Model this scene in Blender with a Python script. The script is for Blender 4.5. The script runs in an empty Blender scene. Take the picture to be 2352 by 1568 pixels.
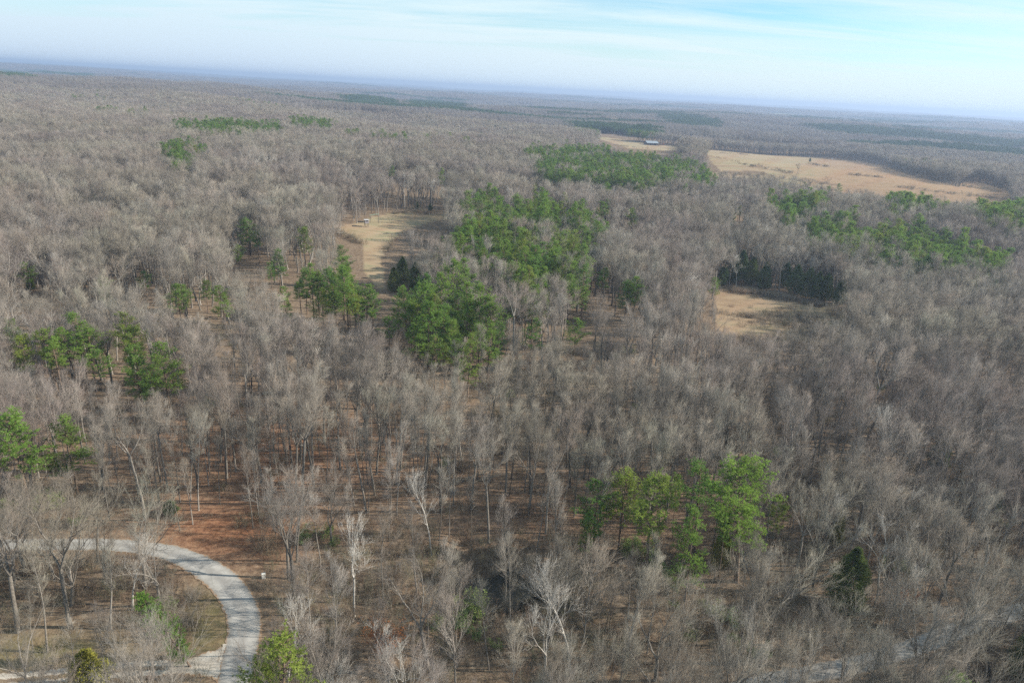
import bpy, math, random
import numpy as np
from math import radians as rad

SC = bpy.context.scene
COL = SC.collection
rng = np.random.default_rng(11)
random.seed(11)

# ------------------------------------------------------------------ camera
CAM_H = 78.0
FPX = 1568.0                      # focal length in pixels of a 2352 x 1568 picture
PW, PH = 2352.0, 1568.0
PITCH = math.atan((784 - 206) / FPX)
ROLL = rad(3.06)
f0 = np.array([0, math.cos(PITCH), -math.sin(PITCH)])
r0 = np.array([1.0, 0, 0])
u0 = np.cross(r0, f0)
CR = r0 * math.cos(ROLL) + u0 * math.sin(ROLL)
CU = u0 * math.cos(ROLL) - r0 * math.sin(ROLL)
CF = f0
cam = bpy.data.cameras.new('camera')
cam_o = bpy.data.objects.new('camera', cam)
COL.objects.link(cam_o)
cam.sensor_width = 36.0
cam.lens = FPX / PW * 36.0
cam.clip_start = 0.5
cam.clip_end = 60000
from mathutils import Matrix, Vector
M = Matrix(((CR[0], CU[0], -CF[0], 0), (CR[1], CU[1], -CF[1], 0), (CR[2], CU[2], -CF[2], CAM_H), (0, 0, 0, 1)))
cam_o.matrix_world = M
SC.camera = cam_o

# ------------------------------------------------------------------ sun, sky, exposure
SUN_EL, SUN_AZ = rad(29), rad(86)          # azimuth measured from the viewing direction towards the right
sd = Vector((math.cos(SUN_EL) * math.sin(SUN_AZ), math.cos(SUN_EL) * math.cos(SUN_AZ), math.sin(SUN_EL)))
sl = bpy.data.lights.new('sun', 'SUN')
sl.energy = 5.0
sl.angle = rad(0.5)
sl.color = (1.0, 0.90, 0.76)
so = bpy.data.objects.new('sun', sl)
so.rotation_euler = sd.to_track_quat('Z', 'Y').to_euler()
COL.objects.link(so)

W = bpy.data.worlds.new('World')
SC.world = W
W.use_nodes = True
nt = W.node_tree
nt.nodes.clear()
out = nt.nodes.new('ShaderNodeOutputWorld')
bg = nt.nodes.new('ShaderNodeBackground')
bg.inputs[1].default_value = 0.084
sky = nt.nodes.new('ShaderNodeTexSky')
sky.sky_type = 'NISHITA'
sky.sun_disc = False
sky.sun_elevation = SUN_EL
sky.sun_rotation = SUN_AZ
sky.air_density = 1.0
sky.dust_density = 0.35
sky.ozone_density = 2.0
tc = nt.nodes.new('ShaderNodeTexCoord')
def wn(t, **k):
    n = nt.nodes.new(t)
    for a, b in k.items():
        setattr(n, a, b)
    return n
# thin cirrus: noise on the cloud plane (direction divided by its height)
sep = wn('ShaderNodeSeparateXYZ')
nt.links.new(tc.outputs['Generated'], sep.inputs[0])
zc = wn('ShaderNodeMath', operation='ADD'); zc.inputs[1].default_value = 0.07
nt.links.new(sep.outputs[2], zc.inputs[0])
zm = wn('ShaderNodeMath', operation='MAXIMUM'); zm.inputs[1].default_value = 0.03
nt.links.new(zc.outputs[0], zm.inputs[0])
dx = wn('ShaderNodeMath', operation='DIVIDE'); dy = wn('ShaderNodeMath', operation='DIVIDE')
nt.links.new(sep.outputs[0], dx.inputs[0]); nt.links.new(zm.outputs[0], dx.inputs[1])
nt.links.new(sep.outputs[1], dy.inputs[0]); nt.links.new(zm.outputs[0], dy.inputs[1])
cmb = wn('ShaderNodeCombineXYZ')
nt.links.new(dx.outputs[0], cmb.inputs[0]); nt.links.new(dy.outputs[0], cmb.inputs[1])
mp = wn('ShaderNodeMapping')
mp.inputs['Rotation'].default_value = (0, 0, rad(-24))
mp.inputs['Scale'].default_value = (0.26, 0.85, 1)
nt.links.new(cmb.outputs[0], mp.inputs[0])
nz = wn('ShaderNodeTexNoise')
nz.inputs['Scale'].default_value = 1.35
nz.inputs['Detail'].default_value = 9
nz.inputs['Roughness'].default_value = 0.6
nz.inputs['Distortion'].default_value = 0.5
nt.links.new(mp.outputs[0], nz.inputs['Vector'])
cr = wn('ShaderNodeMapRange')
for k_, v_ in ((1, .36), (2, .66), (3, -.48), (4, .36)):
    cr.inputs[k_].default_value = v_
nt.links.new(nz.outputs[0], cr.inputs[0])
def lin(inp, a, b, c, d):
    m_ = wn('ShaderNodeMapRange')
    for k_, v_ in ((1, a), (2, b), (3, c), (4, d)):
        m_.inputs[k_].default_value = v_
    nt.links.new(inp, m_.inputs[0])
    return m_.outputs[0]
def mth(op, a, b):
    m_ = wn('ShaderNodeMath', operation=op)
    for k_, v_ in ((0, a), (1, b)):
        if isinstance(v_, float): m_.inputs[k_].default_value = v_
        else: nt.links.new(v_, m_.inputs[k_])
    return m_.outputs[0]
sdot = wn('ShaderNodeVectorMath', operation='DOT_PRODUCT')
sdot.inputs[1].default_value = tuple(sd)
nt.links.new(tc.outputs['Generated'], sdot.inputs[0])
away = lin(sdot.outputs['Value'], -.25, .45, 1.0, 0.0)          # 1 on the side away from the sun
elev = sep.outputs[2]
base = wn('ShaderNodeValToRGB')
e_ = base.color_ramp.elements
e_[0].position = 0.0; e_[0].color = (1, 1, 1, 1)
e_[1].position = 1.0; e_[1].color = (.62, .62, .62, 1)  # overhead veil, out of view, thickened to add fill light
for p_, c_ in ((.035, .92), (.07, .62), (.12, .38)):
    q_ = e_.new(p_); q_.color = (c_, c_, c_, 1)
nt.links.new(elev, base.inputs[0])
lowfade = lin(elev, .02, .075, .1, 1.0)
veil = mth('ADD', base.outputs[0], mth('MULTIPLY', cr.outputs[0], lowfade))
veil = mth('ADD', veil, mth('MULTIPLY', away, .38))
vc = wn('ShaderNodeClamp')
nt.links.new(veil, vc.inputs[0])
tint = wn('ShaderNodeMix', data_type='RGBA', blend_type='MULTIPLY')
tint.inputs[0].default_value = 1.0
tint.inputs[7].default_value = (0.68, 0.96, 1.05, 1)
nt.links.new(sky.outputs[0], tint.inputs[6])
ca = wn('ShaderNodeMix', data_type='RGBA')
ca.inputs[6].default_value = (4.5, 5.3, 6.1, 1); ca.inputs[7].default_value = (4.75, 5.9, 6.3, 1)
nt.links.new(lin(elev, .0, .10, 0.0, 1.0), ca.inputs[0])
cb = wn('ShaderNodeMix', data_type='RGBA')
cb.inputs[6].default_value = (5.2, 6.1, 6.25, 1)
nt.links.new(away, cb.inputs[0]); nt.links.new(ca.outputs[2], cb.inputs[7])
mx = wn('ShaderNodeMix', data_type='RGBA')
nt.links.new(vc.outputs[0], mx.inputs[0])
nt.links.new(tint.outputs[2], mx.inputs[6]); nt.links.new(cb.outputs[2], mx.inputs[7])
nt.links.new(mx.outputs[2], bg.inputs[0])
nt.links.new(bg.outputs[0], out.inputs[0])

SC.view_settings.view_transform = 'Standard'
SC.view_settings.look = 'None'
SC.view_settings.exposure = 0.97
SC.view_settings.gamma = 1.0
SC.view_settings.use_curve_mapping = False
SC.render.engine = 'CYCLES'
cy = SC.cycles
cy.max_bounces = 3
cy.diffuse_bounces = 2
cy.glossy_bounces = 1
cy.transmission_bounces = 1
cy.transparent_max_bounces = 4
cy.volume_bounces = 0
cy.use_denoising = False
cy.use_adaptive_sampling = False
cy.caustics_reflective = False
cy.caustics_refractive = False
cy.sample_clamp_indirect = 4.0
cy.sample_clamp_direct = 8.0
SC.render.filter_size = 1.35 if hasattr(SC.render, 'filter_size') else 1.5

# ------------------------------------------------------------------ terrain height
def sstep(a, b, x):
    t = np.clip((x - a) / (b - a), 0, 1)
    return t * t * (3 - 2 * t)
_w = [(rng.uniform(0, 2 * np.pi), rng.uniform(0, 2 * np.pi)) for _ in range(60)]
def wav(x, y, lam, i, n=5):
    s = 0
    for k in range(n):
        a, p = _w[(i * n + k) % 60]
        l = lam * (0.7 + 0.17 * k)
        s = s + np.sin((x * np.cos(a) + y * np.sin(a)) * 2 * np.pi / l + p)
    return s / n
def gauss(x, y, cx, cy_, sx, sy, ang=0):
    c, s = math.cos(ang), math.sin(ang)
    u = (x - cx) * c + (y - cy_) * s
    v = -(x - cx) * s + (y - cy_) * c
    return np.exp(-0.5 * ((u / sx) ** 2 + (v / sy) ** 2))
CREEK = []                         # filled below with world points
def seg_dist(x, y, pts):
    d = np.full(np.shape(x), 1e9)
    for (a, b) in zip(pts[:-1], pts[1:]):
        vx, vy = b[0] - a[0], b[1] - a[1]
        L = vx * vx + vy * vy + 1e-9
        t = np.clip(((x - a[0]) * vx + (y - a[1]) * vy) / L, 0, 1)
        d = np.minimum(d, np.hypot(x - a[0] - t * vx, y - a[1] - t * vy))
    return d
def hbase(x, y):
    x = np.asarray(x, float); y = np.asarray(y, float)
    r = np.hypot(x, y)
    k = sstep(160, 700, r)
    h = wav(x, y, 420, 0) * 8.0 * k + wav(x, y, 130, 1) * 1.2 * sstep(120, 300, r)
    h = h + wav(x * .5, y, 1400, 2) * 27 * sstep(900, 2600, r)
    h = h + 40 * gauss(x, y, -1250, 1500, 620, 560) + 15 * gauss(x, y, -380, 640, 260, 190)
    h = h + 12 * gauss(x, y, 330, 800, 210, 130, rad(-22))
    h = h - 7 * gauss(x, y, 560, 1150, 420, 200, rad(-20))
    h = h + 6 * gauss(x, y, 300, 395, 130, 70, rad(-15)) - 4 * gauss(x, y, 115, 300, 60, 60)
    h = h + sstep(3000, 9000, r) * (8 + 8 * wav(x, y, 4200, 4))
    az = np.arctan2(x, y)
    h = h + sstep(5500, 8500, r) * (6 + 46 * sstep(0.15, 0.75, -az) + 4 * wav(x, y, 2600, 5)) + sstep(9000, 15000, r) * 18
    return h
def hgt(x, y):
    h = hbase(x, y)
    if CREEK:
        for pts, wd, dp in CREEK:
            d = seg_dist(x, y, pts)
            h = h - dp * np.exp(-(d / wd) ** 2)
    return h

def project(x, y, z):
    vx, vy, vz = x, y, z - CAM_H
    zc_ = vx * CF[0] + vy * CF[1] + vz * CF[2]
    zc_ = np.where(np.abs(zc_) < 1e-6, 1e-6, zc_)
    px = PW / 2 + FPX * (vx * CR[0] + vy * CR[1] + vz * CR[2]) / zc_
    py = PH / 2 - FPX * (vx * CU[0] + vy * CU[1] + vz * CU[2]) / zc_
    return px, py, zc_
def ground_at(px, py, up=0.0):
    """world point on the terrain (lifted by `up`) seen at a picture position"""
    d = CF + CR * (px - PW / 2) / FPX + CU * (PH / 2 - py) / FPX
    ts = 40 * (1.0025 ** np.arange(2700))
    x, y, z = d[0] * ts, d[1] * ts, CAM_H + d[2] * ts
    below = z < hgt(x, y) + up
    i = int(np.argmax(below)) if below.any() else len(ts) - 1
    lo, hi = ts[max(i - 1, 0)], ts[i]
    for _ in range(16):
        m = 0.5 * (lo + hi)
        if CAM_H + d[2] * m < hgt(d[0] * m, d[1] * m) + up:
            hi = m
        else:
            lo = m
    return np.array([d[0] * hi, d[1] * hi])
def inpoly(px, py, poly):
    px = np.asarray(px); py = np.asarray(py)
    c = np.zeros(px.shape, bool)
    n = len(poly)
    for i in range(n):
        x1, y1 = poly[i]; x2, y2 = poly[(i + 1) % n]
        if y1 == y2:
            continue
        cond = ((y1 > py) != (y2 > py)) & (px < (x2 - x1) * (py - y1) / (y2 - y1) + x1)
        c ^= cond
    return c
def G(pts):
    return [tuple(ground_at(a, b)) for a, b in pts]

cr1 = G([(1060, 1240), (1085, 1290), (1110, 1330), (1150, 1355), (1210, 1350), (1260, 1300), (1330, 1275)])
cr2 = G([(700, 1310), (745, 1330), (790, 1350), (900, 1380), (980, 1375), (1060, 1340), (1100, 1335)])
cr3 = G([(1110, 1345), (1100, 1420), (1000, 1490), (880, 1560), (760, 1640)])
cr4 = G([(1215, 1350), (1320, 1420), (1500, 1470), (1700, 1400), (1800, 1370)])
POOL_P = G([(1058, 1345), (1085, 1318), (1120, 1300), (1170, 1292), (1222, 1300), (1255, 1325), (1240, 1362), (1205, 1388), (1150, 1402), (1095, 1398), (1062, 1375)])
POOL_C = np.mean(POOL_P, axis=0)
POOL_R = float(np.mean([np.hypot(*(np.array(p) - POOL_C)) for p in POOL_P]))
SHEET_Z = float(hbase(*POOL_C)) - 1.15
CREEK += [([tuple(POOL_C - [2, 0]), tuple(POOL_C + [2, 0])], POOL_R * .95, 2.6), (cr1, 2.2, 1.0), (cr2, 2.0, 1.6), (cr3, 2.2, 1.7), (cr4, 2.4, 1.4)]

# ------------------------------------------------------------------ helpers
def tag(o, label=None, cat=None, group=None, kind=None):
    if label: o['label'] = label
    if cat: o['category'] = cat
    if group: o['group'] = group
    if kind: o['kind'] = kind
    return o
def link(name, me, parent=None):
    o = bpy.data.objects.new(name, me)
    COL.objects.link(o)
    if parent is not None:
        o.parent = parent
    return o
def empty(name, x, y, z, rz=0.0):
    o = bpy.data.objects.new(name, None)
    o.empty_display_size = 0.5
    o.location = (x, y, z)
    o.rotation_euler = (0, 0, rz)
    COL.objects.link(o)
    return o
def mesh_np(name, V, F, mats, mi=None, smooth=True):
    """V (n,3); F a list of (k,3)/(k,4) integer arrays"""
    me = bpy.data.meshes.new(name)
    V = np.ascontiguousarray(V, np.float32)
    loops = np.concatenate([f.ravel() for f in F]).astype(np.int32)
    tot = np.concatenate([np.full(len(f), f.shape[1], np.int32) for f in F])
    st = np.concatenate([[0], np.cumsum(tot)[:-1]]).astype(np.int32)
    me.vertices.add(len(V)); me.vertices.foreach_set('co', V.ravel())
    me.loops.add(len(loops)); me.loops.foreach_set('vertex_index', loops)
    me.polygons.add(len(tot))
    me.polygons.foreach_set('loop_start', st)
    me.polygons.foreach_set('loop_total', tot)
    if mi is not None:
        me.polygons.foreach_set('material_index', np.asarray(mi, np.int32))
    me.polygons.foreach_set('use_smooth', np.full(len(tot), smooth))
    for m in mats:
        me.materials.append(m)
    me.update(calc_edges=True)
    return me
class Acc:
    def __init__(s):
        s.V = []; s.F3 = []; s.F4 = []; s.m3 = []; s.m4 = []; s.n = 0
    def tubes(s, P0, P1, R0, R1, sides, mat=0):
        """tapered open prisms"""
        P0 = np.asarray(P0, float); P1 = np.asarray(P1, float)
        R0 = np.asarray(R0, float); R1 = np.asarray(R1, float)
        k = len(P0)
        if not k: return
        d = P1 - P0
        L = np.linalg.norm(d, axis=1, keepdims=True) + 1e-9
        d = d / L
        a = np.where(np.abs(d[:, 2:3]) < 0.9, [[0, 0, 1.0]], [[1.0, 0, 0]])
        u = np.cross(d, a); u /= np.linalg.norm(u, axis=1, keepdims=True)
        v = np.cross(d, u)
        th = np.arange(sides) * 2 * np.pi / sides
        ring = u[:, None, :] * np.cos(th)[None, :, None] + v[:, None, :] * np.sin(th)[None, :, None]
        A = P0[:, None, :] + ring * R0[:, None, None]
        B = P1[:, None, :] + ring * R1[:, None, None]
        V = np.concatenate([A, B], axis=1).reshape(-1, 3)
        base = s.n + np.arange(k)[:, None] * 2 * sides
        i = np.arange(sides); j = (i + 1) % sides
        q = np.stack([base + i, base + j, base + sides + j, base + sides + i], axis=-1).reshape(-1, 4)
        s.V.append(V); s.n += len(V)
        s.F4.append(q); s.m4.append(np.full(len(q), mat))
    def spikes(s, P0, P1, R0, mat=0):
        P0 = np.asarray(P0, float); P1 = np.asarray(P1, float); R0 = np.asarray(R0, float)
        k = len(P0)
        if not k: return
        d = P1 - P0
        d = d / (np.linalg.norm(d, axis=1, keepdims=True) + 1e-9)
        a = np.where(np.abs(d[:, 2:3]) < 0.9, [[0, 0, 1.0]], [[1.0, 0, 0]])
        u = np.cross(d, a); u /= np.linalg.norm(u, axis=1, keepdims=True)
        v = np.cross(d, u)
        th = np.arange(3) * 2 * np.pi / 3
        ring = u[:, None, :] * np.cos(th)[None, :, None] + v[:, None, :] * np.sin(th)[None, :, None]
        A = P0[:, None, :] + ring * R0[:, None, None]
        V = np.concatenate([A, P1[:, None, :]], axis=1).reshape(-1, 3)
        base = s.n + np.arange(k)[:, None] * 4
        i = np.arange(3); j = (i + 1) % 3
        t = np.stack([base + i, base + j, np.broadcast_to(base + 3, (k, 3))], axis=-1).reshape(-1, 3)
        s.V.append(V); s.n += len(V)
        s.F3.append(t); s.m3.append(np.full(len(t), mat))
    def tris(s, T, mat=0):
        """T (k,3,3)"""
        k = len(T)
        if not k: return
        f = s.n + np.arange(3 * k).reshape(k, 3)
        s.V.append(T.reshape(-1, 3)); s.n += 3 * k
        s.F3.append(f); s.m3.append(np.full(k, mat))
    def quads(s, Q, mat=0):
        k = len(Q)
        f = s.n + np.arange(4 * k).reshape(k, 4)
        s.V.append(np.asarray(Q, float).reshape(-1, 3)); s.n += 4 * k
        s.F4.append(f); s.m4.append(np.full(k, mat))
    def box(s, x0, x1, y0, y1, z0, z1, mat=0):
        c = np.array([[x, y, z] for z in (z0, z1) for y in (y0, y1) for x in (x0, x1)], float)
        f = np.array([[0, 2, 3, 1], [4, 5, 7, 6], [0, 1, 5, 4], [2, 6, 7, 3], [0, 4, 6, 2], [1, 3, 7, 5]]) + s.n
        s.V.append(c); s.n += 8
        s.F4.append(f); s.m4.append(np.full(6, mat))
    def mesh(s, name, mats, smooth=True):
        F = []; mi = []
        if s.F3: F.append(np.concatenate(s.F3)); mi.append(np.concatenate(s.m3))
        if s.F4: F.append(np.concatenate(s.F4)); mi.append(np.concatenate(s.m4))
        return mesh_np(name, np.concatenate(s.V), F, mats, np.concatenate(mi), smooth)

# ------------------------------------------------------------------ materials
def mat_new(name):
    m = bpy.data.materials.new(name)
    m.use_nodes = True
    b = m.node_tree.nodes['Principled BSDF']
    b.inputs['Roughness'].default_value = 0.9
    b.inputs['Specular IOR Level'].default_value = 0.15
    return m, m.node_tree, b
def ramp(nt_, stops):
    r = nt_.nodes.new('ShaderNodeValToRGB')
    e = r.color_ramp.elements
    while len(e) < len(stops):
        e.new(0.5)
    for i, (p, c) in enumerate(stops):
        e[i].position = p
        e[i].color = (*c, 1)
    return r
def rand_mat(name, stops, nscale=2.0, namp=0.35, rough=0.9, transl=0.0, patch=False):
    """colour picked per object or instance, mottled by object-space noise"""
    m, t, b = mat_new(name)
    oi = t.nodes.new('ShaderNodeObjectInfo')
    r = ramp(t, stops)
    t.links.new(oi.outputs['Random'], r.inputs[0])
    src_ = r.outputs[0]
    if patch:
        ln = t.nodes.new('ShaderNodeTexNoise'); ln.inputs['Scale'].default_value = .011; ln.inputs['Detail'].default_value = 3
        t.links.new(oi.outputs['Location'], ln.inputs['Vector'])
        pr = ramp(t, [(.32, (.80, .77, .79)), (.45, (.94, .92, .91)), (.55, (.90, .92, .85)), (.68, (1.04, 1.0, .97))])
        t.links.new(ln.outputs[0], pr.inputs[0])
        pm_ = t.nodes.new('ShaderNodeMix'); pm_.data_type = 'RGBA'; pm_.blend_type = 'MULTIPLY'; pm_.inputs[0].default_value = 1
        t.links.new(r.outputs[0], pm_.inputs[6]); t.links.new(pr.outputs[0], pm_.inputs[7])
        src_ = pm_.outputs[2]
    geo = t.nodes.new('ShaderNodeTexCoord')
    n = t.nodes.new('ShaderNodeTexNoise')
    n.inputs['Scale'].default_value = nscale
    n.inputs['Detail'].default_value = 3
    t.links.new(geo.outputs['Object'], n.inputs['Vector'])
    mr = t.nodes.new('ShaderNodeMapRange')
    mr.inputs[1].default_value = 0.3; mr.inputs[2].default_value = 0.7
    mr.inputs[3].default_value = 1 - namp; mr.inputs[4].default_value = 1 + namp
    t.links.new(n.outputs[0], mr.inputs[0])
    mu = t.nodes.new('ShaderNodeVectorMath'); mu.operation = 'SCALE'
    t.links.new(src_, mu.inputs[0])
    t.links.new(mr.outputs[0], mu.inputs['Scale'])
    t.links.new(mu.outputs[0], b.inputs['Base Color'])
    b.inputs['Roughness'].default_value = rough
    if transl:
        tr = t.nodes.new('ShaderNodeBsdfTranslucent')
        t.links.new(mu.outputs[0], tr.inputs[0])
        ms = t.nodes.new('ShaderNodeMixShader'); ms.inputs[0].default_value = transl
        t.links.new(b.outputs[0], ms.inputs[1]); t.links.new(tr.outputs[0], ms.inputs[2])
        t.links.new(ms.outputs[0], t.nodes['Material Output'].inputs[0])
    return m
M_BARK = rand_mat('bark', [(0, (.10, .09, .08)), (.35, (.17, .155, .135)), (.7, (.27, .25, .225)), (1, (.15, .14, .125))], 5, .35)
M_TWIG = rand_mat('twig', [(0, (.205, .175, .15)), (.18, (.29, .265, .235)), (.36, (.15, .135, .125)), (.55, (.335, .31, .275)), (.75, (.225, .185, .165)), (.88, (.28, .265, .25)), (1, (.275, .265, .225))], .35, .18, patch=True)
M_NEEDLE_FAR = rand_mat('far_needles', [(0, (.055, .10, .04)), (1, (.075, .12, .045))], .05, .25)
M_TWIG_FAR = rand_mat('far_twig', [(0, (.15, .135, .125)), (.5, (.20, .185, .17)), (1, (.16, .14, .135))], .05, .2, patch=True)
M_PALEBARK = rand_mat('pale_bark', [(0, (.33, .315, .29)), (1, (.42, .405, .375))], 2.5, .35)
M_PINEBARK = rand_mat('pine_bark', [(0, (.13, .095, .07)), (1, (.19, .14, .105))], 4, .35)
M_NEEDLE = rand_mat('needles', [(0, (.175, .30, .06)), (.35, (.225, .345, .065)), (.7, (.145, .265, .065)), (1, (.27, .335, .065))], .45, .28, .7, .5)
M_CEDAR = rand_mat('cedar_foliage', [(0, (.08, .125, .04)), (.5, (.125, .155, .04)), (1, (.09, .145, .055))], .6, .4, .8, .3)
M_YCEDAR = rand_mat('yellow_cedar_foliage', [(0, (.20, .20, .035)), (1, (.22, .21, .04))], .8, .3, .8)
M_BEECH = rand_mat('dry_orange_leaf', [(0, (.42, .17, .065)), (1, (.40, .18, .08))], 1.5, .3, .8, .2)
M_GREENLEAF = rand_mat('green_leaf', [(0, (.13, .19, .06)), (.5, (.17, .22, .075)), (1, (.12, .20, .07))], 1.0, .3, .7, .2)
M_BRUSH = rand_mat('brush', [(0, (.15, .125, .095)), (.35, (.21, .18, .14)), (.6, (.18, .125, .09)), (.85, (.15, .15, .095)), (1, (.22, .20, .17))], .6, .25)
M_DEADWOOD = rand_mat('dead_wood', [(0, (.20, .16, .115)), (1, (.27, .22, .16))], 1.5, .35)
def flat(name, c, rough=.8, nscale=3, namp=.2, metal=0):
    m = rand_mat(name, [(0, c), (1, c)], nscale, namp, rough)
    m.node_tree.nodes['Principled BSDF'].inputs['Metallic'].default_value = metal
    return m
M_METALROOF = flat('barn_roof_metal', (.30, .34, .37), .4, 1, .12, .3)
M_BARNWALL = flat('barn_boards', (.10, .085, .075), .9, 1, .3)
M_POST = flat('weathered_post', (.22, .19, .16))
M_BLINDWALL = flat('blind_panel', (.30, .285, .31), .8)
M_WHITE = flat('white_paint', (.60, .60, .57), .6, 3, .08)
M_TINROOF = flat('dull_tin', (.42, .42, .42), .6)
M_OLIVE = flat('olive_sheet', (.22, .235, .16), .7)
M_DARK = flat('dark_opening', (.03, .03, .03), .9)
M_HAY = flat('rusty_hay', (.28, .15, .10), 1.0, 2, .3)

# ------------------------------------------------------------------ tree shapes
def rdir(r, d, ang):
    """d turned by ang about a random axis"""
    a = r.normal(size=3)
    p = a - d * a.dot(d)
    p /= np.linalg.norm(p) + 1e-9
    v = d * math.cos(ang) + p * math.sin(ang)
    return v / np.linalg.norm(v)
def stem_path(r, p, d, L, n, wob, up=0.0):
    pts = [np.array(p, float)]
    d = np.array(d, float)
    for _ in range(n):
        d = d + r.normal(size=3) * wob + np.array([0, 0, up])
        d /= np.linalg.norm(d)
        pts.append(pts[-1] + d * L / n)
    return pts, d
def at_path(pts, t):
    f = t * (len(pts) - 1)
    i = min(int(f), len(pts) - 2)
    return pts[i] + (pts[i + 1] - pts[i]) * (f - i), (pts[i + 1] - pts[i]) / (np.linalg.norm(pts[i + 1] - pts[i]) + 1e-9)

def bare_tree(seed, H, base, spread, r0_, leaders=1, limbs=18, nb=6, nt_=6, ns=8, crook=0.05, twig_r=.0095, droop=0.0, lod=1.0):
    """returns (trunk segs by sides), (crown segs), twigs"""
    r = np.random.default_rng(seed)
    T = {8: [], 6: []}; Cc = {4: [], 3: []}; tw = []
    def path_to(store, pts, ra, rb, pw=1.0):
        n = len(pts) - 1
        for i in range(n):
            a = ra + (rb - ra) * (i / n) ** pw
            b = ra + (rb - ra) * ((i + 1) / n) ** pw
            store.append((pts[i], pts[i + 1], a, b))
    lead = []
    d0 = rdir(r, np.array([0, 0, 1.0]), abs(r.normal()) * crook)
    if leaders == 1:
        pts, _ = stem_path(r, (0, 0, -.4), d0, H * .93 + .4, 10, crook * .45, .03)
        path_to(T[8], pts, r0_, r0_ * .12)
        T[8].append((pts[0], pts[0] + (pts[1] - pts[0]) * .35, r0_ * 1.5, r0_ * 1.02))
        lead.append((pts, base, r0_, r0_ * .12))
    else:
        hb = H * base
        pts, dd = stem_path(r, (0, 0, -.4), d0, hb + .4, 5, crook * .5, .03)
        path_to(T[8], pts, r0_, r0_ * .78)
        T[8].append((pts[0], pts[0] + (pts[1] - pts[0]) * .45, r0_ * 1.5, r0_ * 1.02))
        ph = r.uniform(0, 6.28)
        for k in range(leaders):
            an = r.uniform(.28, .62)
            a = ph + k * 2 * np.pi / leaders + r.normal() * .3
            dv = dd * math.cos(an) + np.array([math.cos(a), math.sin(a), 0]) * math.sin(an)
            rl = r0_ * .78 / math.sqrt(leaders) * r.uniform(.9, 1.25)
            p2, _ = stem_path(r, pts[-1], dv / np.linalg.norm(dv), (H - hb) * r.uniform(.82, 1.02), 8, crook * 1.3 + .03, .055)
            path_to(T[6], p2, rl, rl * .13)
            lead.append((p2, .18, rl, rl * .13))
    nl = max(3, int(limbs / len(lead)))
    for (lp, t0, ra, rb) in lead:
        for k in range(nl):
            t = t0 + (1 - t0) * ((k + r.uniform(-.2, 1.1)) / nl)
            t = max(t, t0 * .9); p, dl = at_path(lp, min(t, .995))
            s = max(0, (t - t0) / (1 - t0))
            prof = (0.40 + 1.1 * s) if s < .42 else (0.86 - .50 * (s - .42) / .58)
            L = spread * 1.35 * prof * r.uniform(.7, 1.2) * (1 if len(lead) == 1 else .8)
            an = r.uniform(.48, .95) * (1.1 - .5 * s)
            dv = rdir(r, dl, an)
            if dv[2] < -.05: dv[2] = abs(dv[2]) * .4
            rl = max(.028, min((ra + (rb - ra) * t) * .6, .045 * L))
            bp, _ = stem_path(r, p, dv / np.linalg.norm(dv), L, 5, .10 + crook * .6, .085 - droop)
            path_to(Cc[4], bp, rl, rl * .22)
            for j in range(nb):
                t2 = .15 + .85 * (j + r.uniform(.1, .9)) / nb
                q, dq = at_path(bp, min(t2, .99))
                L2 = L * (.72 - .30 * t2) * r.uniform(.7, 1.3) + .4
                dv2 = rdir(r, dq, r.uniform(.35, .75)); dv2[2] += .20 - droop
                dv2 /= np.linalg.norm(dv2)
                b2, _ = stem_path(r, q, dv2, L2, 3, .09, .09 - droop)
                r2 = max(.018, rl * .45)
                path_to(Cc[3], b2, r2, r2 * .4)
                for m in range(nt_):
                    t3 = .15 + .85 * (m + r.uniform(.1, .9)) / nt_
                    w, dw = at_path(b2, min(t3, .99))
                    L3 = L2 * r.uniform(.38, .65) + .35
                    dv3 = rdir(r, dw, r.uniform(.25, .6)); dv3[2] += .20 - droop
                    dv3 /= np.linalg.norm(dv3)
                    e = w + dv3 * L3
                    tw.append((w, e, twig_r * 1.0))
                    for _ in range(ns):
                        f = r.uniform(.15, .98)
                        w2 = w + dv3 * L3 * f
                        dv4 = rdir(r, dv3, r.uniform(.2, .6)); dv4[2] += .12 - droop
                        dv4 /= np.linalg.norm(dv4)
                        tw.append((w2, w2 + dv4 * r.uniform(.35, .8) * (L3 * .65 + .4), twig_r * .62))
    return T, Cc, tw
def put(acc, store, mat):
    for sides, L in store.items():
        if L:
            acc.tubes([s[0] for s in L], [s[1] for s in L], [s[2] for s in L], [s[3] for s in L], sides, mat)
def put_tw(acc, tw, mat):
    acc.spikes([s[0] for s in tw], [s[1] for s in tw], [s[2] for s in tw], mat)

def leaf_tris(r, P, size, n, flatn=0.0):
    """n small triangles around each point of P"""
    k = len(P)
    c = np.repeat(P, n, axis=0) + r.normal(size=(k * n, 3)) * size * .55
    a = r.normal(size=(k * n, 3)); a /= np.linalg.norm(a, axis=1, keepdims=True)
    b = np.cross(a, r.normal(size=(k * n, 3))); b /= np.linalg.norm(b, axis=1, keepdims=True)
    s = size * r.uniform(.5, 1.0, (k * n, 1))
    return np.stack([c - a * s * .5, c + a * s * .5, c + b * s * .8], axis=1)

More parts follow.
